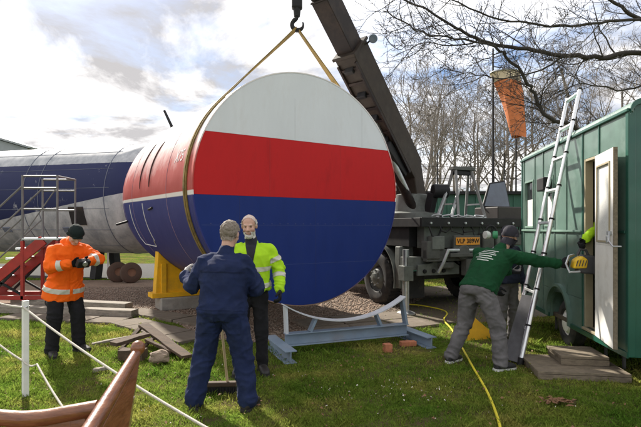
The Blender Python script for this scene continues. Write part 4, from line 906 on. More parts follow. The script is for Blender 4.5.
def stand(h=1.0, **kw):
    J = dict(pelvis=(0, 0, .94), chest=(0, .0, 1.34), neck=(0, .0, 1.46), head=(0, .03, 1.62), hfwd=(0, 1, -.1), shR=(.19, 0, 1.41), shL=(-.19, 0, 1.41), hipR=(.09, 0, .9), hipL=(-.09, 0, .9),
             elR=(.27, -.02, 1.12), elL=(-.27, -.02, 1.12), wrR=(.28, .08, .87), wrL=(-.28, .08, .87), knR=(.11, .02, .5), knL=(-.11, .02, .5), anR=(.12, 0, .085), anL=(-.12, 0, .085))
    J.update(kw)
    if h != 1.0:
        for k in ('pelvis', 'chest', 'neck', 'head', 'shR', 'shL', 'hipR', 'hipL', 'elR', 'elL', 'wrR', 'wrL', 'knR', 'knL'):
            if k not in kw: J[k] = (J[k][0], J[k][1], J[k][2]*h)
    return J
m_navys = fabric('navy_seam', (.010, .017, .052)); m_navy = fabric('overall_navy', (.013, .022, .07), .25, dirt=(.035, .05, .11)); m_hiv = fabric('hivis_yellow', (.42, .72, .02), .1, .75); m_org = fabric('hivis_orange', (.95, .14, .006), .08, .75)
m_grn = fabric('sweatshirt_green', (.006, .055, .02), .2); m_gry = fabric('trousers_grey', (.13, .125, .13), .25, dirt=(.2, .19, .19)); m_blk = fabric('trousers_black', (.014, .014, .017), .3)
m_hairg = mat('hair_greybrown', (.16, .12, .09), .85, 0, .4, 60, bump=.8, bscale=160, c2=(.32, .28, .24)); m_hairt = mat('hair_thin_pale', (.58, .42, .36), .8, 0, .15, 40, c2=(.66, .58, .53)); m_hairw = mat('hair_white', (.62, .6, .57), .85, 0, .2, 60, bump=.6, bscale=160)
m_hatb = fabric('beanie_black', (.012, .02, .02)); m_hatg = fabric('beanie_grey', (.035, .034, .045)); m_glw = fabric('glove_pale', (.5, .48, .45)); m_dkj = fabric('jacket_dark', (.02, .025, .045)); m_shirt = fabric('shirt_dark', (.03, .03, .04))

person('person in navy overalls standing with back to the camera, feet apart', (-.866, 4.25, 0), R(-4),
       stand(pelvis=(.0, .0, .87), chest=(.01, .05, 1.26), neck=(.01, .09, 1.38), head=(.03, .14, 1.545), hfwd=(.12, 1, -.18), shR=(.185, .04, 1.33), shL=(-.175, .04, 1.33), hipR=(.1, 0, .86), hipL=(-.1, 0, .86),
             elL=(-.30, .08, 1.07), wrL=(-.43, .24, 1.16), elR=(.295, .1, 1.05), wrR=(.0, .31, 1.0), knR=(.17, .05, .47), knL=(-.18, .05, .47), anR=(.225, 0, .085), anL=(-.25, .0, .085), hdL=(-.2, .8, .2), thL=(.3, 0, 1), thR=(0, 0, 1), pnR=(0, -1, 0), curl=.8),
       dict(w=1.04, overall=True, jname='overalls', jacket=m_navy, trousers=m_navy, hair=m_hairg, glove=m_glw, jinf=.035, arm=(.078, .068, .052), leg=(.12, .098, .084), tinf=.035, jamp=.019, seed=1.3, belt=(.0, .03), patches=[('back_pocket', .05, .17, -.2, -.05, -1, None), ('back_pocket', -.17, -.05, -.2, -.05, -1, None), ('yoke_seam', -.2, .2, .33, .342, -1, m_navys)]))
person('balding white-bearded person in hi-vis yellow jacket facing the camera behind the navy overalls', (-.765, 5.32, 0), math.pi+.1,
       stand(chest=(0, .03, 1.32), neck=(.0, .05, 1.44), head=(.02, .09, 1.625), hfwd=(.12, 1, -.2), shL=(-.195, .02, 1.39), shR=(.195, .02, 1.39), elL=(-.305, -.0, 1.14), wrL=(-.31, .14, .92), elR=(.28, .0, 1.12), wrR=(.22, .22, 1.0), curl=.6),
       dict(w=1.0, jacket=m_hiv, trousers=m_blk, beard=m_hairw, hair=m_hairt, thin=True, hair2=m_hairw, glove=m_glove, hem=-.05, front=m_shirt, jinf=.035, arm=(.078, .068, .054), jamp=.018, seed=4.1, bands=[(.02, .07), (.2, .25)], armbands=[('L', 'u', .12, .17), ('R', 'u', .12, .17), ('L', 'f', .06, .11), ('R', 'f', .06, .11)]))
person('person in bright orange hi-vis coat and black beanie looking down at a device', (-3.31, 6.2, 0), -2.21,
       stand(pelvis=(0, .02, .93), chest=(-.01, .1, 1.31), neck=(-.02, .17, 1.42), head=(.0, .30, 1.52), hfwd=(.12, .7, -.75), shR=(.19, .09, 1.35), shL=(-.19, .14, 1.35), elL=(-.25, .38, 1.2), wrL=(-.04, .45, 1.17), elR=(.27, .2, 1.11), wrR=(.10, .40, 1.16),
             anR=(.2, .1, .085), anL=(-.14, .1, .085), knR=(.16, .09, .5), knL=(-.12, .1, .5), curl=.9, hdR=(-.6, .6, 0), hdL=(.6, .6, .0), thR=(0, .2, 1), thL=(0, .2, 1), pnR=(0, .3, -1), pnL=(0, .3, -1)),
       dict(w=.98, jacket=m_org, jname='coat', trousers=m_blk, hat=m_hatb, glove=m_glove, hem=-.62, hood=True, jinf=.042, arm=(.078, .07, .056), leg=(.1, .09, .08), tinf=.012, jamp=.02, seed=7.7, patches=[('pocket_flap', .05, .17, -.02, .03, 1, None), ('pocket_flap', -.17, -.05, -.02, .03, 1, None), ('zip_flap', -.02, .02, -.22, .4, 1, None)], bands=[(-.13, -.07)], armbands=[('R', 'f', .10, .16), ('L', 'f', .05, .11)]))
person('person in green sweatshirt and grey trousers leaning forward to take a chainsaw', (1.80, 5.56, 0), -.95,
       stand(pelvis=(.0, .03, .88), chest=(.03, .28, 1.225), neck=(.06, .40, 1.35), head=(.1, .53, 1.505), hfwd=(-.1, 1, -.3), shR=(.22, .30, 1.31), shL=(-.18, .30, 1.32), hipR=(.1, .02, .85), hipL=(-.1, .02, .85), elR=(.41, .57, 1.22), wrR=(.56, .80, 1.185), elL=(-.17, .45, 1.05), wrL=(.03, .66, 1.06),
             knR=(.21, .12, .47), knL=(-.18, .03, .47), anR=(.262, .09, .085), anL=(-.275, -.1, .085), curl=.75, thR=(0, 0, 1), pnR=(-1, .3, 0), ftR=(.3, 1, 0), ftL=(-.1, 1, 0)),
       dict(w=1.1, jacket=m_grn, jname='sweatshirt', trousers=m_gry, hat=m_hatg, glove=m_glove, hem=-.02, jinf=.03, arm=(.082, .07, .054), leg=(.115, .092, .078), tinf=.03, jamp=.018, tamp=.022, seed=2.9, snood=m_hatg, print=mat('print_white', (.55, .6, .56), .8), boots=mat('shoe_black', (.02, .02, .022), .6), sole=m_white))
person('person in dark jacket and grey trousers mostly hidden behind the person in green', (2.60, 6.72, 0), math.pi+.5,
       stand(h=.93, curl=.6, hfwd=(0, 1, -.6)), dict(snood=m_hatg, jacket=m_dkj, trousers=m_gry, hat=m_hatg, glove=m_glove, seed=9.2, hem=-.1))
person('person inside the caravan reaching a hi-vis yellow sleeve out of the doorway', (3.66, 5.68, .392), math.pi/2+.25,
       stand(elR=(.2, .3, 1.22), wrR=(.12, .54, 1.05), shR=(.19, .06, 1.41), shL=(-.19, .0, 1.41), elL=(-.24, .02, 1.12), wrL=(-.2, .2, .95), curl=.9, thR=(0, .3, 1), pnR=(-1, 0, -.4), hdR=(-.2, .8, -.5)),
       dict(jacket=m_hiv, trousers=m_blk, hair=m_hairg, glove=m_glove, seed=5.5, hem=-.1, armbands=[('R', 'u', .12, .17)]))
# ------------------------------------------------------------------ old blue and grey fuselage behind, hangar
def paint_old():
    m = bpy.data.materials.new('old_fuselage_paint'); m.use_nodes = True; nt = m.node_tree; b = nt.nodes['Principled BSDF']; L = nt.links
    t = N(nt, 'ShaderNodeTexCoord'); s = N(nt, 'ShaderNodeSeparateXYZ'); L.new(t.outputs['Object'], s.inputs[0])
    nz = N(nt, 'ShaderNodeTexNoise', Scale=2.2, Detail=9.0, Roughness=.75); mp = N(nt, 'ShaderNodeMapping'); mp.inputs['Scale'].default_value = (1, 1, .5); L.new(t.outputs['Object'], mp.inputs[0]); L.new(mp.outputs[0], nz.inputs['Vector'])
    grey = N(nt, 'ShaderNodeValToRGB'); L.new(nz.outputs[0], grey.inputs[0]); e = grey.color_ramp.elements; e[0].position = .35; e[0].color = (.26, .28, .31, 1); e[1].position = .65; e[1].color = (.55, .56, .58, 1)
    low = M(nt, 'ADD', M(nt, 'MULTIPLY', s.outputs[0], .17), .14)       # lower edge of the blue band climbs to the right
    j = M(nt, 'MULTIPLY', M(nt, 'SUBTRACT', nz.outputs[0], .5), .04); z = M(nt, 'ADD', s.outputs[2], j)
    a = M(nt, 'GREATER_THAN', z, low); c = M(nt, 'LESS_THAN', z, .98); f = M(nt, 'MULTIPLY', a, c)
    ch = N(nt, 'ShaderNodeMapRange'); ch.inputs[1].default_value = .60; ch.inputs[2].default_value = .66; L.new(nz.outputs[0], ch.inputs[0]); f = M(nt, 'MULTIPLY', f, M(nt, 'SUBTRACT', 1.0, M(nt, 'MULTIPLY', ch.outputs[0], .6)))
    mx_ = N(nt, 'ShaderNodeMix', data_type='RGBA'); L.new(f, mx_.inputs[0]); L.new(grey.outputs[0], mx_.inputs[6]); mx_.inputs[7].default_value = (.012, .018, .075, 1); L.new(mx_.outputs[2], b.inputs['Base Color'])
    b.inputs['Roughness'].default_value = .6; b.inputs['Specular IOR Level'].default_value = .3
    return m
oa = math.atan2(-1.4, 5.5); oc = Vector((-4.75, 14.89, 2.5)); of = thing('old_fuselage', 'weathered grey aircraft fuselage with dark blue band behind the red steps', 'fuselage', oc, oa)
pr = [(0, 0), (.9, -.02), (1.45, -.12), (1.66, -.35), (1.7, -.8), (1.7, -15), (1.3, -17)]
MB().lathe([(r, z) for r, z in pr], (0, 0, 0), (1, 0, 0), n=64).build('shell', paint_old(), of, smooth=True)
m_oj = mat('old_joint', (.13, .15, .2), .7)
for x_ in (-.95, -3.2, -3.75, -6.2, -8.2):
    MB().tube([(x_, 1.703*math.cos(a), 1.703*math.sin(a)) for a in np.linspace(0, 2*math.pi, 49)], .012, 5, cap=False).build('skin_joint', m_oj, of, smooth=True)
for a_ in (100, 128, 152, 172, 192, 214, 236): MB().tube([(-.8, 1.702*math.cos(R(a_)), 1.702*math.sin(R(a_))), (-15, 1.702*math.cos(R(a_)), 1.702*math.sin(R(a_)))], .006, 4).build('skin_joint', m_oj, of)
def oldbox(name, x_, z_, w, h, m):
    y_ = -math.sqrt(1.7**2-z_**2); nn = Vector((0, y_, z_)).normalized(); rot = Matrix((Vector((1, 0, 0)), nn, Vector((1, 0, 0)).cross(nn))).transposed()
    return MB().box(Vector((x_, y_, z_))+nn*.004, (w, .03, h), rot).build(name, m, of, bevel=.01)
oldbox('hatch_window', -1.9, -.55, .5, .55, m_glass); oldbox('hatch_window', -9.5, -.5, .5, .5, m_glass)
for x_ in (-2.4, -4.6, -6.9): oldbox('access_panel', x_, -.95, .3, .18, m_oj)
for x_ in (-2.2, -9.5):
    k = MB(); k.beam((x_, -.5, -2.5), (x_, -.35, -1.6), .2, .3); k.build('trestle_leg', m_black, of); MB().beam((x_, .5, -2.5), (x_, .35, -1.6), .2, .3).build('trestle_leg', m_black, of)
for k, (px, y_, lab) in enumerate(((118, 14.2, 'rusty aircraft tyre lying left under the old grey fuselage'), (131, 14.0, 'rusty aircraft tyre lying right under the old grey fuselage'))):
    w = thing('aircraft_tyre', lab, 'tyre', (P(px, 0, y_).x, y_, .27), R(20), 'old tyres under the grey fuselage')
    MB().lathe([(.12, -.1), (.24, -.11), (.3, -.07), (.3, .07), (.24, .11), (.12, .1)], (0, 0, .02), (.3, -1, .25), n=28).build('tread', mat('tyre_brown', (.09, .055, .04), .9), w, smooth=True)
    MB().lathe([(0, -.06), (.14, -.08), (.15, .08), (0, .06)], (0, 0, .02), (.3, -1, .25), n=20).build('hub', mat('hub_rust', (.2, .1, .06), .8), w, smooth=True)
hg = thing('hangar', 'grey corrugated hangar roof far off on the left', 'building', (-45, 50, 0))
m_corr = mat('corrugated_grey', (.3, .33, .35), .6, 0, .15, 1.0)
MB().prism([(-18, 0), (14.5, 0), (14.5, 9.9), (2, 13.5), (-18, 9)], (0, 12, 0), (1, 0, 0), (0, 0, 1), 24).build('wall', m_corr, hg)
for a, b in (((14.9, 9.83), (2, 13.6)), ((2, 13.6), (-18.5, 9.0))): MB().beam((a[0], 12, a[1]+.12), (b[0], 12, b[1]+.12), 24.6, .2, up=(0, 0, 1)).build('roof', m_corr, hg)
for k in range(5): MB().box((12-k*3, -.06, 6), (1.6, .1, 1.2)).build('window', m_glass, hg)

# ------------------------------------------------------------------ red boarding steps
sx0 = P(33, 0, 10).x; stp = thing('boarding_steps', 'red wheeled boarding steps with grey handrails beside the orange coat', 'steps', (sx0, 10, 0))
m_hr = mat('handrail_grey', (.17, .165, .17), .55, .3, .2, 8)
PZ = 1.36
for y_ in (-.35, .35):
    MB().beam((.42, y_, PZ), (-1.15, y_, -.05+.12), .05, .2, up=(0, 0, 1)).build('stringer', m_red, stp, bevel=.005)
    for x_ in (0, .7): MB().tube([(x_, y_, PZ-.15), (x_, y_, 2.66)], .022, 8).build('post', m_hr, stp, smooth=True)
    for z_ in (2.64, 2.4, 1.98): MB().tube([(0, y_, z_), (.7, y_, z_)], .02, 8).build('guard_rail', m_hr, stp, smooth=True)
    MB().tube([(0, y_, 2.45), (-1.3, y_, 1.25), (-1.3, y_, .1)], .02, 8).build('handrail', m_hr, stp, smooth=True)
    MB().tube([(0, y_, 1.8), (-1.3, y_, .62)], .017, 8).build('middle_rail', m_hr, stp, smooth=True)
    for x_ in (.0, .7): MB().beam((x_, y_, .14), (x_, y_, PZ-.02), .06, .06).build('leg', m_red, stp, bevel=.004)
    MB().beam((-1.4, y_, .2), (.8, y_, .2), .06, .08).build('base_rail', m_red, stp, bevel=.004)
    MB().beam((0, y_, .25), (-.65, y_, .62), .04, .04).build('brace', m_black, stp); MB().beam((-.65, y_, .25), (.0, y_, .9), .04, .04).build('brace', m_black, stp)
for x_ in (0, .7): MB().tube([(x_, -.35, 2.64), (x_, .35, 2.64)], .02, 8).build('guard_rail', m_hr, stp, smooth=True) if x_ else None
MB().tube([(.02, -.35, PZ+.1), (.68, -.35, 2.4)], .012, 6).build('guard_brace', m_hr, stp)
MB().span((0, -.38, PZ), (.74, .38, PZ+.04)).build('platform', m_galv, stp, bevel=.004)
for k in range(6): MB().box((.1-.2*(k+1)+.04, 0, PZ-.2*(k+1)+.02), (.22, .64, .035)).build('tread', m_galv, stp, bevel=.004)
for x_ in (-1.2, .6):
    for y_ in (-.4, .4): MB().lathe([(0, -.03), (.1, -.035), (.12, -.02), (.12, .02), (.1, .035), (0, .03)], (x_, y_, .12), (0, 1, 0), n=18).build('castor', m_rubber, stp, smooth=True)
for x_ in (-1.4, .8): MB().beam((x_, -.38, .17), (x_, .38, .17), .06, .06).build('cross_bar', m_red, stp)

# ------------------------------------------------------------------ white posts and rope
def post(pt, h, label):
    t = thing('rope_post', label, 'post', pt, R(random.uniform(0, 60)), 'white rope posts')
    MB().beam((0, 0, -.05), (0, 0, h), .052, .052).build('stake', m_white, t, bevel=.006); MB().beam((0, 0, h+.001), (0, 0, h+.008), .05, .05).build('cap', m_white, t)
    MB().tube([(-.035, 0, h-.05), (0, -.036, h-.05), (.035, 0, h-.05), (0, .036, h-.05), (-.035, 0, h-.05)], .008, 6).build('rope_ring', m_galv, t)
p1 = G(25.5, 396); post(p1, .90, 'white wooden post in the left foreground with rope tied to it'); p2 = G(108, 279); post(p2, .98, 'white post at the far edge of the gravel beside the old fuselage')
def rope(pts, label, r=.009, sag=0, m=m_rope, name='rope'):
    out = []
    for a, b in zip(pts[:-1], pts[1:]):
        n = 14
        for i in range(n): t = i/n; out.append(Vector(a).lerp(Vector(b), t)-Vector((0, 0, sag*4*t*(1-t))))
    out.append(Vector(pts[-1])); o = MB().tube(out, r, 8).build(name, m, smooth=True); return tag(o, label, name.split('_')[-1])
a = p1+Vector((0, -.03, .85)); e_ = P(195, 427, 3.3); rope([P(-40, 285, 5.4), a, P(250, 452, 2.9)], 'upper pale rope running from the white foreground post down to the right', .0095, .05)
rope([P(-30, 318, 4.9), p1+Vector((0, -.03, .34)), P(37, 364, 4.4), P(80, 430, 3.6)], 'lower pale rope hanging slack from the white foreground post', .0085, .03)

# ------------------------------------------------------------------ timbers
def timber(name, a, b, w, h, m, label, cat='timber', group=None, up=(0, 0, 1)):
    bb = MB(); a = Vector(a); b = Vector(b); n = 6; d, s_, u_ = frame(b-a, up); vs = []
    for i in range(n+1):
        p = a.lerp(b, i/n); k = 1+random.uniform(-.06, .06); vs += [p+s_*(x*w/2*k+random.uniform(-.006, .006))+u_*(z*h/2*k+random.uniform(-.005, .005)) for x, z in ((-1, -1), (1, -1), (1, 1), (-1, 1))]
    fs = [(i*4+j, i*4+(j+1) % 4, i*4+4+(j+1) % 4, i*4+4+j) for i in range(n) for j in range(4)]+[(3, 2, 1, 0), tuple(n*4+j for j in range(4))]
    o = bb.add(vs, fs).build(name, m, bevel=.006); return tag(o, label, cat, group)
q = G(127, 312); timber('sleeper', q+Vector((0, .1, .09)), (q.x-2.6, q.y+.75, .09), .24, .15, m_woodgrey, 'farther of two grey timber sleepers behind the orange coat')
q = G(134, 318); timber('sleeper', q+Vector((0, .05, .075)), (q.x-2.8, q.y+.55, .075), .22, .13, m_woodgrey, 'nearer of two grey timber sleepers behind the orange coat')
q0 = G(92, 347); q1 = G(140, 341); timber('lath', q0+Vector((0, 0, .04)), q1+Vector((0, 0, .09)), .06, .03, m_woodgrey, 'thin pale lath on the grass left of the timber pile')
q0 = G(142, 343); q1 = G(187, 361); timber('plank', q0+Vector((0, .05, .24)), q1+Vector((0, 0, .05)), .14, .04, m_woodbrown, 'long brown plank sloping down the right of the timber pile')
q0 = G(113, 358); q1 = G(146, 350); timber('broken_board', q0+Vector((-.02, .05, .16)), q1+Vector((0, .05, .2)), .16, .045, m_woodbrown, 'broken brown board on top left of the timber pile')
q0 = G(118, 362); q1 = G(142, 363); timber('rotten_log', q0+Vector((0, .08, .07)), q1+Vector((0, .1, .075)), .16, .13, m_woodbrown, 'dark rotten log under the timber pile')
q0 = G(93, 374); q1 = G(108, 371); timber('offcut', q0+Vector((0, 0, .035)), q1+Vector((0, 0, .04)), .05, .035, m_woodgrey, 'short pale wood offcut lying alone on the grass')
def rock(loc, r, label, m=m_stone, seed=1):
    bm = bmesh.new(); bmesh.ops.create_icosphere(bm, subdivisions=3, radius=1)
    for v in bm.verts:
        k = 1+.35*mnoise.noise(v.co*1.6+Vector((seed, 0, 0)))+.1*mnoise.noise(v.co*5); v.co = Vector((v.co.x*r[0], v.co.y*r[1], max(-.9, v.co.z)*r[2]))*k
    me = bpy.data.meshes.new('rock'); bm.to_mesh(me); bm.free(); o = mesh_obj('rock', me, m); o.location = loc; return tag(o, label, 'rock')
for k, (xa, ya, za, xb, yb, zb, lab) in enumerate(((120, 352, .02, 141, 343, .22, 'splintered dark stick poking up left in the timber pile'), (133, 359, .03, 158, 347, .17, 'splintered dark stick crossing the middle of the timber pile'), (146, 352, .16, 172, 357, .06, 'short dark lath lying under the sloping brown plank'))):
    timber('splinter', G(xa, ya)+Vector((0, 0, za)), G(xb, yb)+Vector((0, 0, zb)), .055, .035, m_woodbrown, lab, 'stick')
q = G(156, 366); rock(q+Vector((0, .1, .08)), (.13, .1, .075), 'pale brown rock propping up the timber pile', seed=3)
for k, (px, py, a_, lab) in enumerate(((387.5, 352, .3, 'upright orange brick on the grass in front of the cradle'), (408, 346, .2, 'flat orange brick beside the right foot of the cradle'))):
    o = MB().box((0, 0, 0), (.1 if k == 0 else .215, .1, .105 if k == 0 else .065)).build('brick', m_brick, bevel=.006); o.location = G(px, py)+Vector((0, 0, .055 if k == 0 else .035)); o.rotation_euler.z = a_; tag(o, lab, 'brick', 'loose bricks on the lawn')

# ------------------------------------------------------------------ broom
bz = Vector((-.955, 4.62, 0)); br = thing('broom', 'wide black bristle broom with pale handle between the navy legs', 'broom', bz, R(4))
MB().box((0, 0, .10), (.29, .065, .045)).build('head', mat('broom_head', (.07, .045, .03), .8), br, bevel=.01)
bs = MB()
for i in range(26):
    for j in range(5):
        x_ = -.135+i*.0108; y_ = -.024+j*.012; bs.beam((x_, y_, .08), (x_*1.06+random.uniform(-.006, .006), y_*1.4+random.uniform(-.008, .008), .012), .007, .007, up=(0, 1, 0))
o = bs.build('bristles', m_black, br); o['kind'] = 'stuff'
MB().tube([(.06, 0, .1), (.0, -.02, .7), (-.06, -.03, 1.22)], .0125, 10).build('handle', mat('broom_handle', (.5, .38, .22), .6), br, smooth=True)

# ------------------------------------------------------------------ varnished seat in the near left corner
se = thing('wooden_seat', 'varnished reddish-brown wooden seat back with knobbed side rail in the near corner', 'seat', (-1.3, 1.9, 0))
k0 = P(137, 352, 2.15); k1 = P(84, 440, 1.6)
dv = k1-k0
MB().tube([k0, k0+dv*.4, k0+dv, k0+dv*1.6], [.021, .026, .031, .033], 14).build('side_rail', m_varnish, se, smooth=True, W=True)
kn = MB(); kn.lathe([(.004, -.034), (.018, -.03), (.03, -.012), (.032, .004), (.026, .022), (.012, .032), (.003, .034)], k0+Vector((0, .01, .015)), (0.1, .2, 1), n=20).build('knob', m_varnish, se, smooth=True, W=True)
sp_ = [k0+Vector((.003, 0, -.02)), k0+dv*1.5+Vector((.02, 0, -.03)), k0+dv*1.5+Vector((.09, .06, -.5)), k0+Vector((-.02, -.12, -.5))]
ux = (sp_[1]-sp_[0]).normalized(); nn = Vector((1, .25, .1)).normalized()
MB().add([p+Vector((x, 0, 0)) for x in (-.012, .012) for p in sp_], [(3, 2, 1, 0), (4, 5, 6, 7), (0, 1, 5, 4), (1, 2, 6, 5), (2, 3, 7, 6), (3, 0, 4, 7)]).build('side_panel', m_varnish, se, W=True, bevel=.003)
br_ = [P(98, 408, 1.80), P(70, 413, 1.79), P(40, 418, 1.79), P(5, 418, 1.8), P(-60, 408, 1.83), P(-140, 385, 1.9), P(-200, 365, 1.95)]
def smoothpts(pts, n=8):
    out = []
    for i in range(len(pts)-1):
        a, b, c, d = pts[max(i-1, 0)], pts[i], pts[i+1], pts[min(i+2, len(pts)-1)]
        for k in range(n): t = k/n; out.append(.5*((2*b)+(c-a)*t+(2*a-5*b+4*c-d)*t*t+(3*b-a-3*c+d)*t**3))
    return out+[pts[-1]]
rail = smoothpts(br_); MB().tube(rail, .03, 14).build('top_rail', m_varnish, se, smooth=True, W=True)
for k in range(9):                        # back slats under the rail, mostly below the picture
    p = rail[2+k*4]; MB().beam(p-Vector((0, 0, .02)), p-Vector((0, .1, .55)), .07, .02, up=(0, 1, 0)).build('slat', m_varnish, se, W=True, bevel=.003)
MB().span((-2.9, 1.35, .42), (-.8, 1.85, .46)).build('seat_board', m_varnish, se, W=True, bevel=.01)
for x_ in (-2.85, -.85):
    for y_ in (1.4, 1.8): MB().beam((x_, y_, 0), (x_, y_, .42), .06, .06).build('leg', m_varnish, se, W=True)

# ------------------------------------------------------------------ ladder and plank by the caravan
la = thing('ladder', 'silver telescopic ladder leaning against the green caravan', 'ladder', (2.35, 5.73, 0))
f0 = Vector((2.34, 5.62, .02)); f1 = Vector((3.2, 6.12, 2.88)); ld = (f1-f0)*1.18; wv = Vector((.132, .991, 0))*.42
for s_ in (0, 1):
    r0 = f0+wv*s_; n = 8
    for i in range(n):
        a = r0+ld*(i/n); b = r0+ld*((i+1)/n); MB().tube([a, b], .030-.0012*i, 14).build('stile', m_alu, la, smooth=True, W=True)
        MB().tube([a+ld*(.985/n), a+ld*(1.03/n)], .036-.0012*i, 14).build('stile_collar', m_black, la, smooth=True, W=True)
    MB().lathe([(.034, -.03), (.036, .06)], r0, ld, n=14, cap=True).build('foot', m_black, la, W=True)
d_, s_, u_ = frame(ld, (0, 1, 0))
for i in range(1, 9):
    a = f0+ld*(i/8.02)-ld*.012; MB().beam(a, a+wv, .045, .03, up=ld.normalized()).build('rung', m_alu, la, W=True, bevel=.003)
pk = MB().beam(P(511, 361, 5.72), P(530, 296, 5.95), .2, .035, up=(-.6, -.5, .4)).build('plank', mat('plank_dark', (.11, .11, .12), .8, 0, .3), bevel=.004); tag(pk, 'dark grey plank leaning beside the foot of the ladder', 'plank')

# ------------------------------------------------------------------ stacked step boards below the door
def stepthing(cx, cy, w, l, z0, h, n, label):
    t = thing('step_pallet', label, 'step', (cx, cy, z0), cth-math.pi/2, 'wooden steps below the caravan door')
    for k in range(n): MB().box((0, -l/2+l*(k+.5)/n, h-.016), (w, l/n-.012, .03)).build('board', m_woodstep, t, bevel=.004)
    for x_ in (-w/2+.05, 0, w/2-.05): MB().box((x_, 0, (h-.034)/2), (.07, l-.02, h-.034)).build('bearer', m_woodstep, t, bevel=.003)
    MB().box((0, -l/2+.012, (h-.034)/2), (w, .02, h-.036)).build('front_board', m_woodstep, t, bevel=.003)
stepthing(2.80, 5.36, .92, .72, 0, .09, 5, 'low wide wooden step lying on the grass below the caravan door')
stepthing(2.93, 5.5, .5, .5, .0915, .10, 4, 'upper wooden step stacked below the caravan door')

# ------------------------------------------------------------------ chainsaw
cs0 = P(583, 264, 5.56); cs = thing('chainsaw', 'yellow and dark grey chainsaw handed out of the caravan doorway', 'chainsaw', cs0, R(-12))
m_csd = mat('saw_grey', (.05, .05, .055), .5, 0, .2); m_csy = mat('saw_yellow', (.8, .5, .02), .4)
MB().prism([(-.07, -.1), (.15, -.12), (.17, .02), (.1, .1), (-.02, .11), (-.08, .04)], (0, 0, 0), (1, 0, 0), (0, 0, 1), .16).build('engine_body', m_csd, cs, bevel=.02)
MB().prism([(-.13, -.05), (.02, -.045), (.03, .055), (-.03, .1), (-.11, .05)], (0, -.02, 0), (1, 0, 0), (0, 0, 1), .15).build('starter_cover', m_csy, cs, bevel=.02)
for k in range(4): MB().beam((-.1+k*.03, -.098, -.02), (-.08+k*.03, -.098, .05), .006, .008).build('cooling_slot', m_csd, cs)
MB().tube([Vector((-.06, -.1, -.08)), Vector((-.17, -.1, -.09)), Vector((-.2, -.06, .0)), Vector((-.15, -.0, .09)), Vector((-.08, .06, .1))], .014, 8).build('front_handle', m_galv, cs, smooth=True)
MB().tube([Vector((.06, 0, .09)), Vector((.03, 0, .16)), Vector((-.03, 0, .17)), Vector((-.06, 0, .1))], .016, 8).build('top_handle', m_csd, cs, smooth=True)
MB().prism([(.15, -.06), (.5, -.045), (.53, -.02), (.5, .005), (.15, .02)], (0, .07, 0), (1, 0, 0), (0, 0, 1), .006).build('guide_bar', m_alu, cs)

# ------------------------------------------------------------------ yellow board, hose, device
yb = MB().prism([(-.28, 0), (.22, 0), (.26, .04), (-.2, .42), (-.26, .40)], P(482, 341, 6.9), (.95, .3, 0), (0, .25, .97), .03).build('yellow_board', mat('board_yellow', (.75, .42, .02), .45), bevel=.006); tag(yb, 'yellow plastic board lying tilted behind the grey trousers', 'board')
hp = [G(405, 306), G(420, 307), G(440, 311), G(447, 315), G(444, 322), G(452, 332), G(462, 350), G(474, 372), G(487, 395), G(497, 420), G(503, 445)]
o = MB().tube(smoothpts([p+Vector((0, 0, .035)) for p in hp], 8), .012, 8).build('hose', mat('hose_yellow', (.72, .62, .04), .45, 0, .12), smooth=True); tag(o, 'thin yellow hose snaking across the lawn past the green sweatshirt', 'hose')
dvp = Vector((-3.31, 6.2, 0))+Matrix.Rotation(-2.21, 3, 'Z') @ Vector((.03, .54, 1.17)); dvt = thing('device', 'small dark device held in black gloves by the orange coat', 'device', dvp, -2.21)
MB().box((0, 0, 0), (.15, .07, .1), Matrix.Rotation(R(-35), 3, 'X')).build('case', m_black, dvt, bevel=.012); MB().box((0, -.03, .02), (.1, .004, .06), Matrix.Rotation(R(-35), 3, 'X')).build('screen', m_glass, dvt)
MB().lathe([(.03, 0), (.03, .03), (.02, .032)], (0, .03, 0), (0, 1, -.4), n=16, cap=True).build('lens', m_galv, dvt, smooth=True)
# ------------------------------------------------------------------ trees
m_bark = mat('bark_dark', (.04, .034, .03), .9, 0, .35, 12, bump=.6, bscale=30, dirt=(.08, .08, .05), dirt_amt=.4)
m_barkg = mat('bark_grey', (.21, .185, .165), .9, 0, .3, 10)
class TubeAcc:
    def __init__(s): s.V = []; s.F = []; s.n = 0
    def tube(s, pts, rad, k):
        pts = np.array(pts); n = len(pts); t = np.gradient(pts, axis=0); t /= np.linalg.norm(t, axis=1, keepdims=True)+1e-9
        ref = np.where(abs(t[:, 2:3]) < .9, np.array([[0, 0, 1.]]), np.array([[1., 0, 0]])); a = np.cross(t, ref); a /= np.linalg.norm(a, axis=1, keepdims=True)+1e-9; b = np.cross(t, a)
        th = np.arange(k)*2*np.pi/k; r = np.array(rad)[:, None, None]
        V = pts[:, None]+(np.cos(th)[None, :, None]*a[:, None]+np.sin(th)[None, :, None]*b[:, None])*r; s.V.append(V.reshape(-1, 3))
        i = np.arange(n-1)[:, None]*k; j = np.arange(k)[None]; q = np.stack([i+j, i+(j+1) % k, i+k+(j+1) % k, i+k+j], -1).reshape(-1, 4)+s.n; s.F.append(q); s.n += n*k
    def obj(s, name, m, parent=None):
        me = setgeo(bpy.data.meshes.new(name), np.concatenate(s.V), np.concatenate(s.F)); me.polygons.foreach_set('use_smooth', [True]*len(me.polygons)); return mesh_obj(name, me, m, parent)
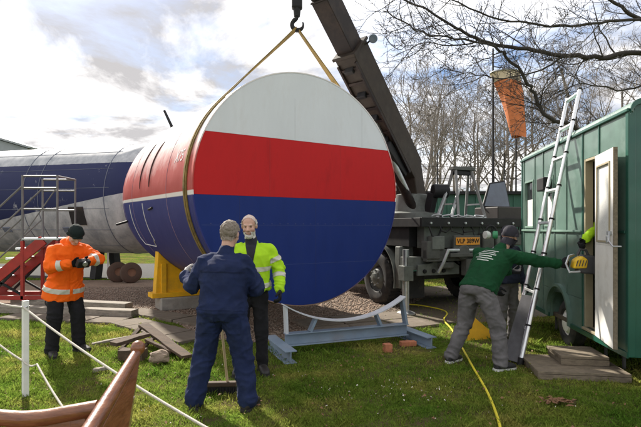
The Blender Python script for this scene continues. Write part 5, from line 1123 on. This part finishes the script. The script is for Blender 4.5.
def grow(acc, p, d, L, r, lev, maxlev, rg, up=.15, kids=(7, 6, 5), rmin=.004):
    n = 6 if lev < 2 else 4; pts = [p]; q = p.copy(); dd = unit(d)
    for i in range(n):
        dd = unit(dd+rg.normal(0, .16 if lev else .07, 3)+v3(0, 0, up*(.4 if lev else .1))); q = q+dd*L/n; pts.append(q.copy())
    rad = np.linspace(r, max(r*.35, rmin), n+1); acc[0 if lev < 1 else 1].tube(pts, rad, 8 if lev == 0 else (5 if lev == 1 else 3))
    if lev >= maxlev: return
    K = kids[min(lev, len(kids)-1)]
    for k in range(K):
        t = (.25 if lev else .3)+(.75 if lev else .7)*(k+rg.uniform(.2, .9))/K; i = min(int(t*n), n-1); bp_ = pts[i]+(pts[i+1]-pts[i])*(t*n-i); base = unit(pts[i+1]-pts[i])
        side = unit(np.cross(base, rg.normal(size=3))); ang = rg.uniform(.5, 1.0); nd = base*math.cos(ang)+side*math.sin(ang)
        grow(acc, bp_, nd, L*rg.uniform(.38, .62)*(1.15-.5*t), max(rad[i]*rg.uniform(.4, .6), rmin), lev+1, maxlev, rg, up, kids, rmin)
protos = []
for sd_ in range(4):
    rg = np.random.default_rng(20+sd_); acc = (TubeAcc(), TubeAcc()); grow(acc, v3(0, 0, -.1), v3(0, 0, 1), 9+rg.uniform(-1, 1.5), .13, 0, 4, rg, .25, (10, 6, 4, 3), .008); protos.append(acc)
spots = [(392, 30, 0, 1.05), (404, 36, 1, 1.15), (416, 29, 2, .95), (430, 33, 3, 1.1), (441, 40, 0, 1.3), (452, 31, 1, .95), (463, 37, 2, 1.2), (476, 33, 3, 1.0), (490, 39, 1, 1.3), (502, 31, 0, .95), (514, 36, 2, 1.15), (529, 33, 3, 1.05), (548, 38, 1, 1.3), (570, 33, 2, 1.1), (592, 30, 3, 1.2), (614, 34, 0, 1.35), (640, 31, 1, 1.2), (370, 38, 3, 1.05)]
words = ['leftmost', 'second', 'third', 'fourth', 'fifth', 'sixth', 'seventh', 'eighth', 'ninth', 'tenth', 'eleventh', 'twelfth', 'thirteenth', 'fourteenth', 'fifteenth', 'sixteenth', 'seventeenth', 'eighteenth']
made = {}
for i, (px, d, k, sc__) in enumerate(sorted(spots)):
    lab = '%s bare grey tree%s in the row behind the crane truck and caravan' % (words[i], '' if i == 0 else ' from the left')
    t = thing('bare_tree', lab, 'tree', ((px-PX0)/FP*d, d, 0), random.uniform(0, 6.28), 'bare trees behind the truck')
    t.scale = (sc__, sc__, sc__*random.uniform(.95, 1.1))
    if k not in made: made[k] = (protos[k][0].obj('trunk', m_barkg, t), protos[k][1].obj('crown', m_barkg, t))
    else:
        for src in made[k]: c = src.copy(); col.objects.link(c); c.parent = t
# big overhanging tree on the right
rg = np.random.default_rng(5); bt = thing('overhanging_tree', 'big dark bare tree whose branches hang over the caravan from the right', 'tree', (11.2, 12.5, 0))
off = v3(11.2, 12.5, 0)
def pw(l): return [np.array(P(*q))-off for q in l]
trunk = TubeAcc(); crown = TubeAcc()
trunk.tube([v3(0, 0, -.1), v3(.1, 0, 1.5), v3(0, .1, 3), v3(-.1, 0, 5), v3(0, .1, 7.5), v3(.3, .2, 10)], [.42, .36, .33, .28, .22, .12], 14)
limbs = [([(770, 90, 12.4), (700, 66, 12.2), (641, 53, 12), (603, 57, 11.8), (561, 55, 11.5), (519, 48, 11.2), (481, 40, 11), (455, 27, 10.8), (422, 8, 10.6), (395, -4, 10.4)], .12, .022),
         ([(780, 190, 12.3), (700, 165, 12), (640, 148, 11.6), (600, 136, 11.3), (565, 124, 11), (544, 114, 10.8), (535, 97, 10.7), (527, 80, 10.5), (511, 61, 10.3), (488, 45, 10.1), (455, 38, 10), (415, 30, 9.9), (384, 10, 9.8)], .10, .016),
         ([(740, 40, 12.5), (690, 30, 12.3), (641, 19, 12), (616, 4, 11.8), (590, -18, 11.5)], .10, .04),
         ([(720, 20, 11.6), (660, 18, 11), (610, 22, 10.6), (560, 26, 10.2), (510, 22, 9.9), (460, 4, 9.6), (420, -12, 9.4)], .06, .014),
         ([(565, 55, 11.5), (540, 70, 11.4), (505, 78, 11.3), (470, 74, 11.2), (440, 68, 11.2)], .035, .009),
         ([(720, 95, 12.2), (660, 84, 12), (620, 90, 11.8), (585, 84, 11.6), (556, 92, 11.5)], .05, .012),
         ([(481, 40, 11), (455, 46, 10.9), (425, 42, 10.8), (398, 50, 10.7)], .03, .008)]
for l, r0, r1 in limbs:
    pts = [np.array(q) for q in smoothpts([Vector(x) for x in pw(l)], 5)]; pts = [p+rg.normal(0, .018, 3) for p in pts]; n = len(pts); rad = np.linspace(r0*.68, r1*.68, n); crown.tube(pts, rad, 8)
    for i in [j for j in range(3, n-1) if rg.uniform() < .85]:
        for _ in range(1):
            base = unit(pts[i+1]-pts[i-1]); side = unit(np.cross(base, rg.normal(size=3))); ang = rg.uniform(.5, 1.15); nd = base*math.cos(ang)+side*math.sin(ang)
            grow((crown, crown), pts[i], nd, rg.uniform(.5, 1.5), max(.010, rad[i]*rg.uniform(.2, .38)), 1, 3, rg, .1, (5, 5, 4), .0045)
trunk.obj('trunk', m_bark, bt); crown.obj('crown', m_bark, bt)

# ------------------------------------------------------------------ windsock, shed, fence
wsd = 19.0; ws = thing('windsock', 'limp orange windsock with pale mouth hanging from a tall thin mast', 'windsock', P(493, 0, wsd)*1.0)
ws.location.z = 0; MW[ws.name] = Matrix.Translation(ws.location)
b0 = ws.location.copy()
MB().tube([b0, b0+Vector((0, 0, 8.7))], [.06, .035], 8).build('mast', m_black, ws, W=True, smooth=True)
w0 = P(505, 73, wsd); w1 = P(520, 137, wsd)
MB().beam((b0.x, b0.y, w0.z+.25), w0+Vector((0, 0, .2)), .03, .03).build('arm', m_black, ws, W=True)
dv = w1-w0; pts = [w0+dv*t+Vector((.05*math.sin(t*5), 0, 0)) for t in np.linspace(0, 1, 15)]
def sock(a, b, m, nm):
    pp = pts[a:b+1]; mbk = MB(); n = 20; vs = []
    for i, p in enumerate(pp):
        t = (a+i)/14; r = .56*(1-t)+.26*t
        for k in range(n):
            th_ = 2*math.pi*k/n; rr = r*(1+.16*math.sin(3*th_+t*4)*t+.05*math.sin(7*th_)); vs.append(p+Vector((math.cos(th_)*rr, math.sin(th_)*rr*.75, .04*math.sin(2*th_)))) 
    fs = [(i*n+k, i*n+(k+1) % n, (i+1)*n+(k+1) % n, (i+1)*n+k) for i in range(len(pp)-1) for k in range(n)]
    return mbk.add(vs, fs).build(nm, m, ws, W=True, smooth=True)
m_sock = fabric('windsock_orange', (.6, .2, .08), .2); sock(2, 14, m_sock, 'sleeve'); sock(0, 2, fabric('windsock_pale', (.65, .55, .38), .1), 'mouth_band')
MB().tube([w0+Vector((math.cos(a)*.57, math.sin(a)*.43, 0)) for a in np.linspace(0, 2*math.pi, 25)], .03, 6).build('hoop', m_galv, ws, W=True)
for a in (.5, 2.2, 3.9, 5.4): MB().tube([w0+Vector((math.cos(a)*.57, math.sin(a)*.43, 0)), w0+Vector((-.1, 0, .28))], .01, 4).build('bridle', m_black, ws, W=True)
sh = thing('shed', 'long dark green shed behind the crane truck deck', 'shed', (3.2, 16.5, 0))
m_shed = mat('shed_green', (.03, .11, .075), .6, 0, .2, 3)
MB().span((-1.5, 0, 0), (5, 3, 2.75)).build('wall', m_shed, sh)
for k in range(20): MB().span((-1.45+k*.325, -.03, .02), (-1.39+k*.325, -.001, 2.7)).build('batten', m_shed, sh)
MB().span((-1.7, -.15, 2.751), (5.2, 3.2, 2.86)).build('roof', m_black, sh)
for nm, px, d in (('left', 516, 21.0),):
    o = MB().tube([P(px, 0, d)*Vector((1, 1, 0)) if False else Vector((P(px, 0, d).x, d, 0)), Vector((P(px, 0, d).x, d, 7.2))], [.05, .03], 8).build('aerial_pole', m_black, smooth=True); tag(o, 'thin dark pole standing right of the windsock mast', 'pole')
# wire fence running behind the truck
fn = thing('wire_fence', 'tall thin wire fence with slim posts behind the lorry', 'fence', (0, 23, 0))
for k in range(9): MB().tube([(4+k*1.6, 0, 0), (4+k*1.6, 0, 5.2)], .03, 6).build('post', m_black, fn)
for z_ in np.linspace(.6, 5.1, 9): MB().tube([(4, 0, z_), (16.8, 0, z_)], .012, 4).build('wire', m_black, fn)
# far hedge closing the horizon
def hedge(x0, x1, y, h, n, name, label):
    X = rng.uniform(x0, x1, n); Z = rng.uniform(0, 1, n)**.7*h*(.8+.3*np.sin(X*.35)+.15*np.sin(X*1.3)); Y = y+rng.uniform(-1.2, 1.2, n); s = rng.uniform(.12, .3, n); V = []
    for q in range(3): th = rng.uniform(0, 6.28, n); ph_ = rng.uniform(-1, 1, n); V.append(np.stack([X+np.cos(th)*s, Y+np.sin(th)*s, np.abs(Z+ph_*s)], -1))
    V = np.stack(V, 1); F = np.arange(n*3).reshape(n, 3); o = mesh_obj(name, setgeo(bpy.data.meshes.new(name), V.reshape(-1, 3), F), mat('hedge_dark', (.045, .05, .03), .9, 0, .4, 3)); return tag(o, label, 'hedge', kind='stuff')
hedge(-75, 45, 70, 2.8, 26000, 'far_hedge', 'dark hedge closing the far horizon')
hedge(5, 26, 27, 2.0, 9000, 'undergrowth', 'dark brushwood below the bare trees behind the truck')
